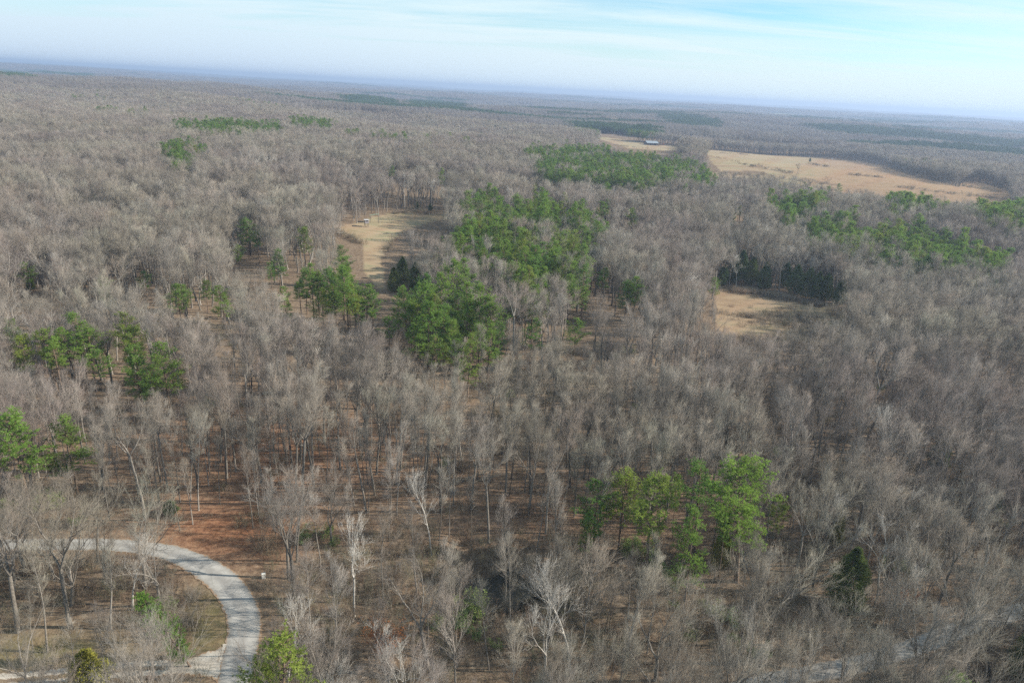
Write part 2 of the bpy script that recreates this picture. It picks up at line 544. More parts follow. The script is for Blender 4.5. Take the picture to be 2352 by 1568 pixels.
def pine_tree(seed, H, base, spread, r0_, dens=1.0, top=1.0):
    r = np.random.default_rng(seed)
    pts, _ = stem_path(r, (0, 0, -.4), rdir(r, np.array([0, 0, 1.0]), .03), H * .98 + .4, 10, .018, .03)
    T = []; B = []; tips = []; tdir = []
    n = len(pts) - 1
    for i in range(n):
        T.append((pts[i], pts[i + 1], r0_ * (1 - .88 * i / n), r0_ * (1 - .88 * (i + 1) / n)))
    T.append((pts[0], pts[0] + (pts[1] - pts[0]) * .3, r0_ * 1.35, r0_ * 1.0))
    nw = int(17 * dens * (1 - base) / .5)
    skip = r.uniform(0, 6.28)
    for w in range(nw):
        s = (w + r.uniform(0, .8)) / nw
        t = base + (1 - base) * s
        for k in range(r.integers(3, 6)):
            p, _d = at_path(pts, min(t + r.uniform(-.012, .012), .995))
            prof = (.62 + .9 * s) if s < .35 else .935 * (1 - ((s - .35) / .65) ** 2.0 * .78)
            az = r.uniform(0, 6.28)
            lob = .78 + .3 * math.sin(az * 2 + skip + s * 4)
            L = spread * prof * lob * r.uniform(.65, 1.12)
            el = -.15 + .95 * s * top + r.normal() * .12
            dv = np.array([math.cos(az) * math.cos(el), math.sin(az) * math.cos(el), math.sin(el)])
            bp, dd = stem_path(r, p, dv, L, 4, .12, .10)
            for i in range(4):
                B.append((bp[i], bp[i + 1], .05 * (1 - i * .22), .05 * (1 - (i + 1) * .22)))
            nsb = int(4 + L * 2.6)
            for j in range(nsb):
                t2 = .30 + .70 * (j + r.uniform(0, .9)) / nsb
                q, dq = at_path(bp, min(t2, .99))
                dv2 = rdir(r, dq, r.uniform(.5, 1.1)); dv2[2] = dv2[2] * .5 + .25
                dv2 /= np.linalg.norm(dv2)
                L2 = r.uniform(.35, 1.15) * (.55 + .25 * L) * (1.1 - .5 * t2)
                e = q + dv2 * L2
                B.append((q, e, .018, .008))
                m = max(1, int(round(L2 / .42)))
                for z in range(m):
                    tips.append(q + dv2 * L2 * (z + 1) / m + r.normal(size=3) * .09); tdir.append(dv2)
            tips.append(bp[-1]); tdir.append(dd)
    P = np.array(tips); D = np.array(tdir)
    K = 13
    c = np.repeat(P, K, axis=0); dd = np.repeat(D, K, axis=0)
    v = r.normal(size=c.shape) * .85 + dd * .75 + np.array([0, 0, .42])
    v /= np.linalg.norm(v, axis=1, keepdims=True)
    ln = r.uniform(.22, .40, (len(c), 1))
    ow = c * [1, 1, 0]; ow /= np.linalg.norm(ow, axis=1, keepdims=True) + .3
    nn_ = ow * .75 + np.array([0, 0, .75]) + r.normal(size=c.shape) * .38
    sd_ = np.cross(v, nn_); sd_ /= np.linalg.norm(sd_, axis=1, keepdims=True)
    wd = .04
    c0 = c + v * .04
    tri = np.stack([c0 - sd_ * wd, c0 + sd_ * wd, c + v * ln], axis=1)
    return T, B, tri

def cedar_tree(seed, H, spread, n=5200, shape=1.0):
    r = np.random.default_rng(seed)
    t = r.uniform(0.03, 1, n) ** .85
    az = r.uniform(0, 2 * np.pi, n)
    ph = r.uniform(0, 6.28, 5)
    lump = 1 + .22 * np.sin(az * 3 + ph[0] + t * 9) + .12 * np.sin(az * 5 + ph[1] - t * 15) + .10 * np.sin(t * 40 + az * 2 + ph[2])
    prof = np.where(t < .22, .72 + 1.25 * t, (1 - ((t - .22) / .78) ** (2.3 * shape)) * .99 + .03)
    R = spread * prof * lump * r.uniform(.45, 1.02, n) ** .6
    P = np.stack([R * np.cos(az), R * np.sin(az), t * H], axis=1)
    v = np.stack([np.cos(az) * .7, np.sin(az) * .7, np.full(n, .75)], axis=1) + r.normal(size=(n, 3)) * .35
    v /= np.linalg.norm(v, axis=1, keepdims=True)
    T = [(np.array([0, 0, -.3]), np.array([0, 0, H * .5]), .16, .08), (np.array([0, 0, H * .5]), np.array([0, 0, H * .97]), .08, .02)]
    B = []
    for i in range(0, n, 45):
        B.append((np.array([0, 0, P[i, 2] * .88]), P[i], .03, .012))
    c = np.repeat(P, 2, axis=0) + r.normal(size=(2 * n, 3)) * .08
    vv = np.repeat(v, 2, axis=0) + r.normal(size=(2 * n, 3)) * .25
    vv /= np.linalg.norm(vv, axis=1, keepdims=True)
    ow = c * [1, 1, 0]; ow /= np.linalg.norm(ow, axis=1, keepdims=True) + .3
    s = np.cross(vv, ow + [0, 0, .5] + r.normal(size=(2 * n, 3)) * .4); s /= np.linalg.norm(s, axis=1, keepdims=True)
    ln = r.uniform(.22, .45, (2 * n, 1))
    tri = np.stack([c - s * .075, c + s * .075, c + vv * ln], axis=1)
    return T, B, tri

class Variant:
    """trunk mesh, crown mesh and one joined mesh of a tree kind"""
    pass
def make_variant(kind, seed, mats, gen):
    v = Variant()
    v.kind = kind
    a, b, c = Acc(), Acc(), Acc()
    gen(a, b, c)
    v.trunk = a.mesh(kind + '_trunk', mats)
    v.crown = b.mesh(kind + '_crown', mats)
    v.joined = c.mesh(kind, mats)
    z = np.zeros(len(v.joined.vertices) * 3, np.float32)
    v.joined.vertices.foreach_get('co', z)
    z = z.reshape(-1, 3)
    v.h = float(z[:, 2].max()); v.r = float(np.percentile(np.hypot(z[:, 0], z[:, 1]), 96))
    return v
def bare_variant(kind, seed, bark=None, **k):
    T, Cc, tw = bare_tree(seed, **k)
    def gen(a, b, c):
        for x in (a, c): put(x, T, 0)
        for x in (b, c): put(x, Cc, 0 if bark is None else 0); put_tw(x, tw, 1)
    return make_variant(kind, seed, [bark or M_BARK, M_TWIG if bark is None else M_PALEBARK], gen)
def pine_variant(seed, **k):
    T, B, tri = pine_tree(seed, **k)
    def gen(a, b, c):
        for x in (a, c): put(x, {8: T}, 0)
        for x in (b, c): put(x, {3: B}, 0); x.tris(tri, 1)
    return make_variant('pine', seed, [M_PINEBARK, M_NEEDLE], gen)
def cedar_variant(seed, mat, **k):
    T, B, tri = cedar_tree(seed, **k)
    def gen(a, b, c):
        for x in (a, c): put(x, {6: T}, 0)
        for x in (b, c): put(x, {3: B}, 0); x.tris(tri, 1)
    return make_variant('cedar', seed, [M_BARK, mat], gen)

BARE = {}
BARE['tall'] = [bare_variant('bare', 100 + i, H=21 + i % 3, base=.52 + .05 * (i % 3), spread=(3.4, 3.2, 3.5, 3.1, 3.4)[i], r0_=.24 + .03 * (i % 2), leaders=(1, 4, 3, 4, 2)[i], limbs=(22, 30, 27, 32, 24)[i], nb=6, nt_=6, ns=3) for i in range(5)]
BARE['fork'] = [bare_variant('bare', 200 + i, H=20.5 + i, base=.42, spread=4.8, r0_=.31, leaders=3 + i % 2, limbs=28, nb=6, nt_=6, ns=3, crook=.07) for i in range(3)]
BARE['wide'] = [bare_variant('bare', 300 + i, H=18.5 + i, base=.25, spread=6.0, r0_=.33, leaders=4, limbs=30, nb=7, nt_=6, ns=3, crook=.10) for i in range(3)]
BARE['pole'] = [bare_variant('bare', 400 + i, H=18 + i, base=.50, spread=2.3, r0_=.15, limbs=18, nb=5, nt_=5, ns=5, crook=.06) for i in range(3)]
BARE['young'] = [bare_variant('bare', 500 + i, H=10.5 + i, base=.16, spread=2.7, r0_=.10, leaders=1 + 2 * (i % 2), limbs=18, nb=6, nt_=5, ns=5, crook=.08, twig_r=.009) for i in range(3)]
BARE['pale'] = [bare_variant('bare', 600 + i, bark=M_PALEBARK, H=18 + i, base=.42, spread=4.2, r0_=.20, leaders=1 + 2 * (i % 2), limbs=15, nb=5, nt_=5, ns=4, crook=.14, twig_r=.013) for i in range(2)]
PINES = [pine_variant(700 + i, H=22 + (i % 3), base=(.42, .50, .36, .55, .46, .32)[i], spread=(5.2, 4.6, 5.6, 4.2, 5.0, 4.4)[i], r0_=.24) for i in range(6)]
PINES.append(pine_variant(750, H=26, base=.38, spread=6.8, r0_=.36, dens=1.25))     # broad old pine
CEDARS = [cedar_variant(800 + i, M_CEDAR, H=9 + 2 * i, spread=2.2 + .3 * i) for i in range(2)]
YCEDAR = cedar_variant(810, M_YCEDAR, H=7, spread=2.6, n=3800, shape=.8)

def brush_mesh(name, seed, H, W_, stems, green=0, leafy=None, mat=None, twn=9):
    r = np.random.default_rng(seed)
    S = []; tw = []; L = []
    for k in range(stems):
        a = r.uniform(0, 6.28)
        p = np.array([math.cos(a), math.sin(a), 0]) * W_ * .35 * math.sqrt(r.uniform()) + np.array([0, 0, -.15])
        d = np.array([math.cos(a) * r.uniform(.1, .7), math.sin(a) * r.uniform(.1, .7), 1]); d /= np.linalg.norm(d)
        h = H * r.uniform(.6, 1.05)
        pts, _ = stem_path(r, p, d, h, 4, .12, .03)
        for i in range(4):
            S.append((pts[i], pts[i + 1], .028 * (1 - .22 * i), .028 * (1 - .22 * (i + 1))))
        for j in range(twn):
            q, dq = at_path(pts, r.uniform(.25, .99))
            dv = rdir(r, dq, r.uniform(.4, .9)); e = q + dv * h * r.uniform(.18, .38)
            tw.append((q, e, .011))
            for _ in range(3):
                f = q + (e - q) * r.uniform(.2, .95)
                g = f + rdir(r, dv, r.uniform(.4, .9)) * r.uniform(.2, .5)
                tw.append((f, g, .0075))
                if leafy: L.append(g)
    a = Acc()
    put(a, {3: S}, 0); put_tw(a, tw, 0)
    if leafy and L:
        a.tris(leaf_tris(r, np.array(L), .22, leafy), 1)
    return a.mesh(name, [mat or M_BRUSH, M_GREENLEAF if not leafy or green else M_BEECH])
BRUSH = [brush_mesh('brush', 900 + i, (3.0, 4.4, 2.0)[i % 3], (2.8, 2.4, 3.2)[i % 3], (14, 11, 18)[i % 3], twn=14) for i in range(4)]
GBRUSH = [brush_mesh('green_brush', 920 + i, 2.6, 2.6, 11, green=1, leafy=5) for i in range(2)]

# ------------------------------------------------------------------ what stands where (picture regions turned into ground)
FIELD_BARN = [(1352, 311), (1420, 319), (1490, 331), (1560, 336), (1578, 341), (1530, 347), (1440, 340), (1400, 327)]
FIELD_BIG = [(1622, 343), (1700, 351), (1768, 357), (1835, 360), (1901, 363), (1970, 370), (2028, 381), (2062, 393), (2101, 406), (2150, 418), (2201, 430), (2216, 418), (2260, 421), (2315, 441), (2325, 457),
             (2240, 457), (2201, 455), (2118, 440), (2050, 436), (1985, 432), (1901, 420), (1860, 411), (1801, 400), (1718, 393), (1655, 393), (1630, 368)]
FIELD_MID = [(765, 520), (830, 512), (850, 500), (920, 486), (980, 482), (1020, 487), (1025, 498), (985, 512), (930, 528), (905, 550), (880, 580), (876, 600),
             (883, 640), (884, 664), (870, 664), (850, 640), (833, 620), (835, 590), (832, 560), (790, 545)]
FIELD_RIGHT = [(1645, 660), (1720, 658), (1820, 678), (1930, 700), (1945, 735), (1900, 770), (1780, 790), (1660, 790), (1640, 720)]
ROAD_PTS = [(-140, 1254), (-40, 1252), (60, 1250), (150, 1250), (240, 1250), (330, 1258), (400, 1272), (460, 1298), (510, 1332), (543, 1374), (560, 1420), (560, 1462), (549, 1510), (540, 1568), (530, 1650), (515, 1760)]
ROAD_VIS = [(300, 1252), (400, 1255), (480, 1285), (545, 1330), (590, 1390), (600, 1450), (585, 1500), (575, 1568), (500, 1568), (505, 1520), (522, 1440), (500, 1370), (440, 1310), (350, 1285), (290, 1275)]
BEND_SLOPE = [(375, 1225), (470, 1215), (560, 1235), (610, 1300), (600, 1350), (520, 1290), (440, 1255)]
HOLLOW = [(1060, 1300), (1110, 1285), (1200, 1295), (1240, 1320), (1230, 1380), (1180, 1400), (1090, 1395), (1050, 1360)]
VERGE = [(470, 1370), (520, 1400), (520, 1490), (440, 1500), (430, 1470), (480, 1430)]
ROAD2_PTS = [(1560, 1640), (1700, 1585), (1790, 1560), (1900, 1540), (1990, 1520), (2110, 1482), (2220, 1440), (2320, 1410), (2420, 1375), (2600, 1310)]
PINE_POLYS = [
    [(1060, 460), (1110, 452), (1180, 470), (1300, 460), (1370, 500), (1390, 530), (1345, 565), (1350, 600), (1300, 640), (1265, 665), (1180, 690), (1150, 650), (1120, 600), (1090, 580), (1040, 572), (965, 568), (1000, 545), (1050, 512), (1085, 500)],
    [(895, 660), (950, 640), (1000, 652), (1060, 638), (1100, 665), (1135, 740), (1110, 765), (1040, 765), (960, 735), (905, 722)],
    [(680, 618), (760, 620), (850, 640), (862, 668), (815, 682), (770, 655), (700, 640)],
    [(1215, 350), (1290, 345), (1420, 345), (1480, 362), (1580, 372), (1630, 400), (1645, 430), (1560, 425), (1400, 430), (1290, 415), (1230, 405)],
    [(1845, 518), (1950, 512), (2050, 535), (2150, 532), (2250, 562), (2325, 592), (2310, 620), (2210, 612), (2100, 602), (2000, 587), (1930, 562), (1860, 545)],
    [(2000, 432), (2070, 430), (2170, 440), (2185, 460), (2120, 485), (2060, 478), (2010, 452)],
    [(2205, 478), (2290, 462), (2360, 472), (2360, 525), (2280, 512)],
    [(1770, 468), (1850, 460), (1905, 452), (1890, 490), (1820, 500), (1770, 492)],
    [(400, 287), (500, 283), (600, 293), (650, 292), (640, 304), (560, 312), (470, 308), (410, 302)],
    [(665, 280), (765, 284), (765, 296), (670, 292)],
    [(765, 222), (830, 224), (900, 234), (925, 246), (800, 238)], [(935, 234), (1000, 232), (1075, 242), (1070, 250), (940, 250)],
    [(1510, 266), (1600, 268), (1655, 284), (1640, 298), (1540, 288)], [(1300, 282), (1420, 290), (1520, 300), (1500, 312), (1400, 308), (1320, 300)],
    [(1840, 290), (1960, 292), (2100, 302), (2250, 318), (2360, 328), (2360, 348), (2250, 338), (2080, 322), (1900, 308)],
    [(0, 160), (70, 174), (60, 184), (0, 182)], [(90, 163), (220, 176), (215, 181), (90, 171)],
    [(375, 335), (420, 330), (430, 378), (400, 385), (385, 360)], [(435, 332), (465, 332), (465, 345), (435, 345)],
    [(2060, 292), (2360, 305), (2360, 312), (2060, 298)], [(2170, 318), (2360, 330), (2360, 345), (2200, 332)],
]
# single evergreens: crown top (x, y), height, kind
SINGLE_PINES = [(700, 612, 17), (728, 616, 18), (757, 622, 17), (788, 626, 18), (815, 638, 19), (838, 648, 18), (853, 662, 16), (822, 668, 15), (688, 640, 15), (770, 650, 15), (1700, 470, 15), (620, 600, 13), (545, 560, 12), (470, 640, 12), (60, 600, 15), (330, 620, 12), (1180, 560, 14), (1000, 765, 17), (1078, 765, 19), (955, 745, 16), (897, 725, 14), (1145, 738, 16), (1222, 728, 17), (1322, 728, 17), (1465, 632, 19), (1445, 640, 17), (1385, 612, 15), (1343, 655, 14),
    (1648, 635, 13), (1455, 475, 18), (1392, 455, 18), (1230, 420, 12), (655, 655, 15), (637, 568, 17), (697, 518, 20), (565, 497, 19), (590, 515, 17), (510, 652, 17), (405, 648, 17), (785, 560, 17),
    (45, 765, 17), (105, 750, 18), (172, 715, 20), (150, 745, 18), (120, 770, 17), (195, 745, 18), (287, 715, 20), (300, 745, 18), (302, 790, 19), (372, 780, 20), (345, 815, 15), (230, 800, 15), (15, 932, 22), (140, 948, 18),
    (415, 650, 15), (1790, 422, 16), (1850, 418, 16), (1905, 425, 16), (1930, 420, 14), (840, 298, 15), (1015, 385, 16), (1075, 325, 15), (760, 315, 15), (1560, 312, 16), (1575, 318, 14), (1485, 300, 14), (900, 380, 13)]
# near pines of the cluster and others: (top, base, spread scale, variant)
HERO_PINES = [((1725, 1040), (1692, 1335), 1.32, 6, 'broadest and tallest pine of the near cluster, its dark trunk fully visible'),
    ((1440, 1072), (1418, 1275), 1.32, 0, 'tall pine at the back of the near cluster, second from its left end'),
    ((1383, 1106), (1362, 1290), 1.42, 4, 'round-crowned pine at the left end of the near pine cluster'),
    ((1507, 1082), (1483, 1330), 1.4, 1, 'straight pine with long bare trunk in the middle of the near cluster'),
    ((1606, 1062), (1592, 1290), 1.42, 3, 'narrow bright pine between the middle and broadest pine of the near cluster'),
    ((1552, 1085), (1545, 1235), .7, 1, 'small-headed slender pine in the gap behind the near pine cluster'),
    ((1588, 1168), (1572, 1400), 1.15, 5, 'lower yellow-green pine standing in front of the near pine cluster'),
    ((1660, 1165), (1650, 1330), .8, 3, 'small pine tucked left of the broadest pine trunk'),
    ((1350, 1175), (1340, 1300), 1.0, 5, 'short dark pine at the lower left foot of the near pine cluster'),
    ((1790, 1130), (1775, 1290), .75, 1, 'thin pine with sparse crown right of the broadest pine'),
    ((663, 1468), (640, 1745), 1.7, 2, 'big round bright green pine at the bottom edge beside the paved road'),
    ((2190, 1538), (2190, 1720), 1.2, 0, 'bright pine top peeping up at the bottom edge near the right corner')]
CEDAR_SPOTS = [((1655, 605), (1658, 655), 'dark cedar at the far left end of the evergreen band behind the small brown field'), ((1722, 588), (1722, 655), 'dark cedar just right of the tallest one behind the small brown field'), ((1750, 600), (1752, 664), 'dark cedar left of the middle of the evergreen band behind the small brown field'), ((1822, 605), (1822, 676), 'dark cedar right of the greenish one above the small brown field'), ((1848, 612), (1850, 684), 'dark cedar in the right half of the evergreen band by the small brown field'), ((1872, 622), (1872, 690), 'dark cedar left of the last one in the band by the small brown field'), ((1925, 640), (1925, 700), 'last dark cedar beyond the right end of the small brown field'), ((1940, 1252), (1935, 1400), 'dark bushy cedar alone among grey trees right of the near pines'), ((2345, 1440), (2345, 1560), 'dark cedar cut by the right edge of the picture near the bottom corner'),
    ((2155, 998), (2150, 1075), 'dim green cedar under bare trees at the right side of the open woods'), ((925, 588), (925, 655), 'dark cedar at the foot of the tan lane, nearest the pine stand'),
    ((952, 600), (955, 668), 'dark cedar beside the lane, right of its darker neighbour'), ((903, 612), (905, 670), 'smaller dark cedar touching the right edge of the shaded lane'), ((1698, 565), (1698, 645), 'tall dark cedar at the back of the small brown field'),
    ((1675, 590), (1680, 650), 'dark cedar left of the tall one behind the small brown field'), ((955, 462), (957, 480), 'dark cedar at the far end of the tan clearing'), ((990, 468), (988, 484), 'low dark cedar at the far right end of the tan clearing'),
    ((1795, 600), (1800, 660), 'greenish cedar in the tree line above the small brown field'), ((1890, 625), (1892, 690), 'dark cedar at the right end of the tree line by the small brown field'), ((70, 632), (72, 665), 'dim cedar in the grey woods near the left edge'),
    ((395, 1152), (393, 1180), 'small green cedar on the red leaf litter above the road bend'), ((1860, 362), (1860, 372), 'dark cedar far off on the ridge line of the large field'), ((2330, 500), (2330, 540), 'dark cedar near the right edge by the far pines'),
    ((2325, 350), (2325, 362), 'small far cedar near the right edge above the large field'), ((2085, 1165), (2085, 1190), 'low green cedar in the brush at right'), ((10, 590), (10, 640), 'dark cedar at the left edge among grey trees')]
POND = None

# nearest canopy samples -------------------------------------------------
def jgrid(spacing, rmin, rmax, amax=rad(46), jit=.8):
    n = int(rmax / spacing) + 2
    ix, iy = np.meshgrid(np.arange(-n, n + 1), np.arange(-3, n + 1))
    x = (ix.ravel() + (iy.ravel() % 2) * .5 + (rng.uniform(size=ix.size) - .5) * jit) * spacing
    y = (iy.ravel() * .87 + (rng.uniform(size=ix.size) - .5) * jit) * spacing
    r = np.hypot(x, y); a = np.arctan2(x, y)
    k = (r > rmin) & (r < rmax) & ((np.abs(a) < amax) | ((a > 0) & (a < rad(72)) & (r < 300))) & (y > 5)
    return x[k], y[k]
road_w = G(ROAD_PTS)
road2_w = G(ROAD2_PTS)
DRIVE_PTS = [(530, 1520), (480, 1522), (430, 1530), (380, 1533), (320, 1535), (250, 1540), (180, 1548), (90, 1557), (-20, 1566), (-120, 1578)]
drive_w = G(DRIVE_PTS)
BARN_XY = ground_at(1500, 334)
BLIND_XY = ground_at(842, 521)

def SALT(x, y):
    return np.modf(np.abs(np.sin(x * 12.9898 + y * 78.233) * 43758.5453))[0]
ROAD_LEFT = [(-20, 1235), (300, 1235), (300, 1280), (-20, 1268)]
OPEN_FLOOR = [(330, 1090), (560, 1040), (1000, 1080), (1330, 1100), (1330, 1230), (1100, 1240), (900, 1230), (640, 1250), (380, 1230)]
PINE_DISC = []
def clear_of_pines(x, y, z, h):
    """a bare crown is not set in front of a pine that the photograph shows free"""
    bad = np.zeros(len(x), bool)
    for t in (.45, .6, .75, .9, 1.0):
        px, py, zc_ = project(x, y, z + h * t)
        for (cx_, cy_, rx, ry, dd_) in PINE_DISC:
            bad |= (((px - cx_) / (rx + 1500 / zc_)) ** 2 + ((py - cy_) / ry) ** 2 < 1) & (zc_ < dd_)
        if t > .8:
            for P in PINE_POLYS[:8]:
                bad |= inpoly(px, py, P) & (SALT(x + 3, y) < .3)
    return bad
def blocks_pine(x, y, z, h, w):
    D_ = DISC_A
    for t in (.35, .55, .7, .85, 1.0):
        px, py, zc_ = project(x, y, z + h * t)
        rr__ = D_[:, 2] + w * FPX / zc_ * .55
        if np.any((((px - D_[:, 0]) / rr__) ** 2 + ((py - D_[:, 1]) / D_[:, 3]) ** 2 < 1) & (zc_ < D_[:, 4])):
            return True
    return False
def clear_mask(x, y, z, h, R):
    """True where a tree of height h would cover ground that the photograph shows open"""
    bad = np.zeros(len(x), bool)
    near = np.hypot(x, y) < 1500
    for t in (0, .2, .4, .6, .8, .97):
        px, py, _ = project(x, y, z + h * t)
        m = np.zeros(len(x), bool)
        for P in (FIELD_BIG, FIELD_BARN, FIELD_MID):
            m |= inpoly(px, py, P)
            if t > .5:
                for s in ((-.85, .85) if P is not FIELD_MID else (-.7, .7)):
                    qx, qy, _ = project(x + R * s, y, z + h * t)
                    m |= inpoly(qx, qy, P)
        if t < .85:
            m |= inpoly(px, py, FIELD_RIGHT) & ((SALT(x, y + 5) < .86) | (t < .3))
        if t < .75:
            if t > .3: m |= inpoly(px, py, ROAD_VIS)
        if t == 0:
            m |= inpoly(px, py, FIELD_RIGHT) | inpoly(px, py, BEND_SLOPE)
        if t <= .9:
            m |= inpoly(px, py, HOLLOW) & ((SALT(x, y + 7) < .7) | (t == 0))
        if t > .3:
            m |= inpoly(px, py, ROAD_LEFT) & (SALT(x, y) < .4)
            m |= inpoly(px, py, OPEN_FLOOR) & (SALT(x, y) < .58)
        if t <= .3:
            m |= inpoly(px, py, VERGE)
        bad |= m
    bad |= seg_dist(x, y, road_w) < 4.2
    bad |= seg_dist(x, y, road2_w) < 2.1
    bad |= seg_dist(x, y, drive_w) < 2.6
    return bad
def pine_mask(x, y, z, h):
    px, py, zc_ = project(x, y, z + h * .8)
    jt = np.clip(4200 / np.maximum(zc_, 1), 2, 16)
    px = px + rng.normal(size=len(x)) * jt; py = py + rng.normal(size=len(x)) * jt * .7
    m = np.zeros(len(x), bool)
    for P in PINE_POLYS:
        m |= inpoly(px, py, P)
    m0 = inpoly(px, py, PINE_POLYS[0])
    return m & (rng.uniform(size=len(x)) < np.where((wav(x, y, 45, 3) > -.15) | ~(m0 | inpoly(px, py, PINE_POLYS[3])), .93, .40))

TREES = []         # dicts: x y z kind variant scale rz h near
def add_tree(x, y, sp, var, sc, rz, tilt=(0, 0), label=None, hero=False):
    TREES.append(dict(x=float(x), y=float(y), z=float(hgt(x, y)), sp=sp, var=var, sc=sc, rz=float(rz), tilt=tilt, label=label, hero=hero))
hero_xy = []
for (tp, bs, wsc, vi, lab) in HERO_PINES:
    g = ground_at(*bs)
    z = float(hgt(g[0], g[1]))
    d = CF + CR * (tp[0] - PW / 2) / FPX + CU * (PH / 2 - tp[1]) / FPX
    t = g[1] / d[1]
    H = CAM_H + d[2] * t - z
    xt = d[0] * t
    v = PINES[vi]; s = H / v.h
    add_tree(g[0], g[1], 'pine', v, (s * wsc, s * wsc, s), rng.uniform(0, 6.28), (0, math.atan2(xt - g[0], H) * .8), lab, True)
    hero_xy.append((g[0], g[1], 2.6))
for (tx, ty, H) in SINGLE_PINES:
    g = ground_at(tx, ty, H)
    v = PINES[rng.integers(0, 6)]; s = H / v.h
    add_tree(g[0], g[1], 'pine', v, (s * 1.3, s * 1.3, s), rng.uniform(0, 6.28), (0, 0), None, True)
    hero_xy.append((g[0], g[1], 3.2))
# recognisable bare trees: crown top, trunk foot, family, label
HERO_BARE = [((1265, 1262), (1313, 1545), 'pale', 0, 'crooked whitish tree with open crown in front of the dark hollow'), ((1195, 1330), (1252, 1600), 'pale', 1, 'crooked pale tree left of the whitish one, below the dark hollow'),
    ((1015, 930), (1013, 1178), 'tall', 1, 'tall straight tree with stout bare trunk above the dark hollow'), ((1095, 945), (1083, 1170), 'tall', 3, 'stout straight trunk beside the fallen logs in the open woods'), ((1225, 960), (1215, 1182), 'fork', 0, 'dark trunk forking high, right of the fallen logs'),
    ((660, 1085), (662, 1330), 'fork', 1, 'large forked tree right of the road bend'), ((690, 1060), (682, 1290), 'tall', 2, 'straight tree just behind the large forked tree by the road bend'), ((365, 1200), (315, 1300), 'pole', 0, 'thin tree standing on the far verge of the road bend'),
    ((310, 1210), (305, 1400), 'pale', 0, 'pale thin tree inside the road bend'), ((175, 1165), (165, 1390), 'wide', 0, 'spreading tree left of the road bend with forked trunk'), ((215, 1100), (225, 1290), 'fork', 2, 'forked tree on the road verge at left'),
    ((270, 1400), (345, 1640), 'wide', 1, 'big spreading tree over the gravel drive at bottom left'), ((60, 1410), (60, 1600), 'wide', 2, 'broad tree at the bottom left corner'), ((255, 1250), (255, 1445), 'tall', 0, 'tree behind the big spreading one inside the bend'),
    ((1375, 1235), (1340, 1475), 'young', 0, 'bushy pale tree left in front of the near pines'), ((1425, 1245), (1438, 1480), 'pole', 1, 'slim pale tree with small round crown below the near pines'), ((1770, 1000), (1768, 1180), 'fork', 0, 'grey tree rising behind the broadest pine'),
    ((480, 755), (478, 862), 'wide', 0, 'wide pale tree right of the bright green pine at left'), ((885, 1150), (882, 1400), 'pole', 2, 'slim pale tree above the orange-leaved tree'), ((960, 1155), (958, 1370), 'pole', 0, 'slim pale tree left of the dark hollow'),
    ((2015, 930), (2005, 1155), 'pale', 0, 'bright pale tree with forked top in the woods at right'), ((1900, 870), (1880, 1050), 'tall', 4, 'tall tree in the middle of the right woods'), ((2190, 1330), (2215, 1570), 'wide', 1, 'wide grey tree in front of the shaded road at bottom right'),
    ((1960, 1400), (1985, 1620), 'wide', 2, 'broad pale tree at the bottom edge near the shaded road'), ((1640, 1290), (1600, 1480), 'young', 1, 'round bushy tree in front of the near pine trunks'), ((1660, 1440), (1650, 1600), 'young', 2, 'rounded bushy tree at the bottom edge below the near pines'),
    ((20, 1060), (42, 1450), 'fork', 0, 'tall grey tree at the left edge in front of the road'), ((118, 1120), (125, 1330), 'wide', 1, 'spreading tree over the left end of the road'),
    ((150, 1095), (163, 1440), 'fork', 2, 'tall forked tree rising across the left stretch of road'), ((232, 1165), (240, 1330), 'young', 0, 'small twiggy tree overlapping the left stretch of road'),
    ((390, 1330), (385, 1470), 'young', 2, 'brown twiggy tree inside the road bend beside the slanting pine'),
    ((440, 1310), (430, 1440), 'young', 1, 'brown brushy tree on the inner edge of the road bend'), ((2260, 1290), (2270, 1560), 'wide', 0, 'wide pale tree across the shaded road near the right edge'),
    ((2090, 1300), (2100, 1570), 'wide', 2, 'wide grey tree standing before the shaded road at bottom right'), ((1830, 1380), (1850, 1620), 'wide', 1, 'rounded grey tree hiding the left end of the shaded road'),
    ((1960, 1350), (1935, 1580), 'fork', 1, 'forked grey tree screening the middle of the shaded road'), ((2180, 1270), (2165, 1520), 'fork', 2, 'forked tree standing close before the shaded road, right of centre'), ((1745, 1420), (1740, 1640), 'wide', 0, 'broad grey tree at the bottom edge over the road end'),
    ((1010, 355), (1018, 415), 'wide', 1, 'large dark spreading tree behind the far end of the tan clearing'), ((930, 395), (925, 450), 'wide', 2, 'dark spreading tree left behind the tan clearing'), ((1835, 372), (1832, 398), 'wide', 0, 'lone bare tree standing in the large pale field'),
    ((1615, 358), (1612, 383), 'pole', 1, 'lone thin bare tree at the left side of the large field'), ((1905, 402), (1902, 428), 'young', 1, 'small bare tree at the near edge of the large field')]
for (tp, bs, fam, vi, lab) in HERO_BARE:
    g = ground_at(*bs)
    z = float(hgt(g[0], g[1]))
    d = CF + CR * (tp[0] - PW / 2) / FPX + CU * (PH / 2 - tp[1]) / FPX
    t = g[1] / d[1]
    H = min(max(CAM_H + d[2] * t - z, 7), 27)
    v = BARE[fam][vi]; s = H / v.h
    w = min(s, 1.25) if fam != 'young' else s
    add_tree(g[0], g[1], 'bare', v, (w, w, s), rng.uniform(0, 6.28), (0, max(-.2, min(.2, math.atan2(d[0] * t - g[0], H) * .6))), lab, True)
    hero_xy.append((g[0], g[1], 3.4))

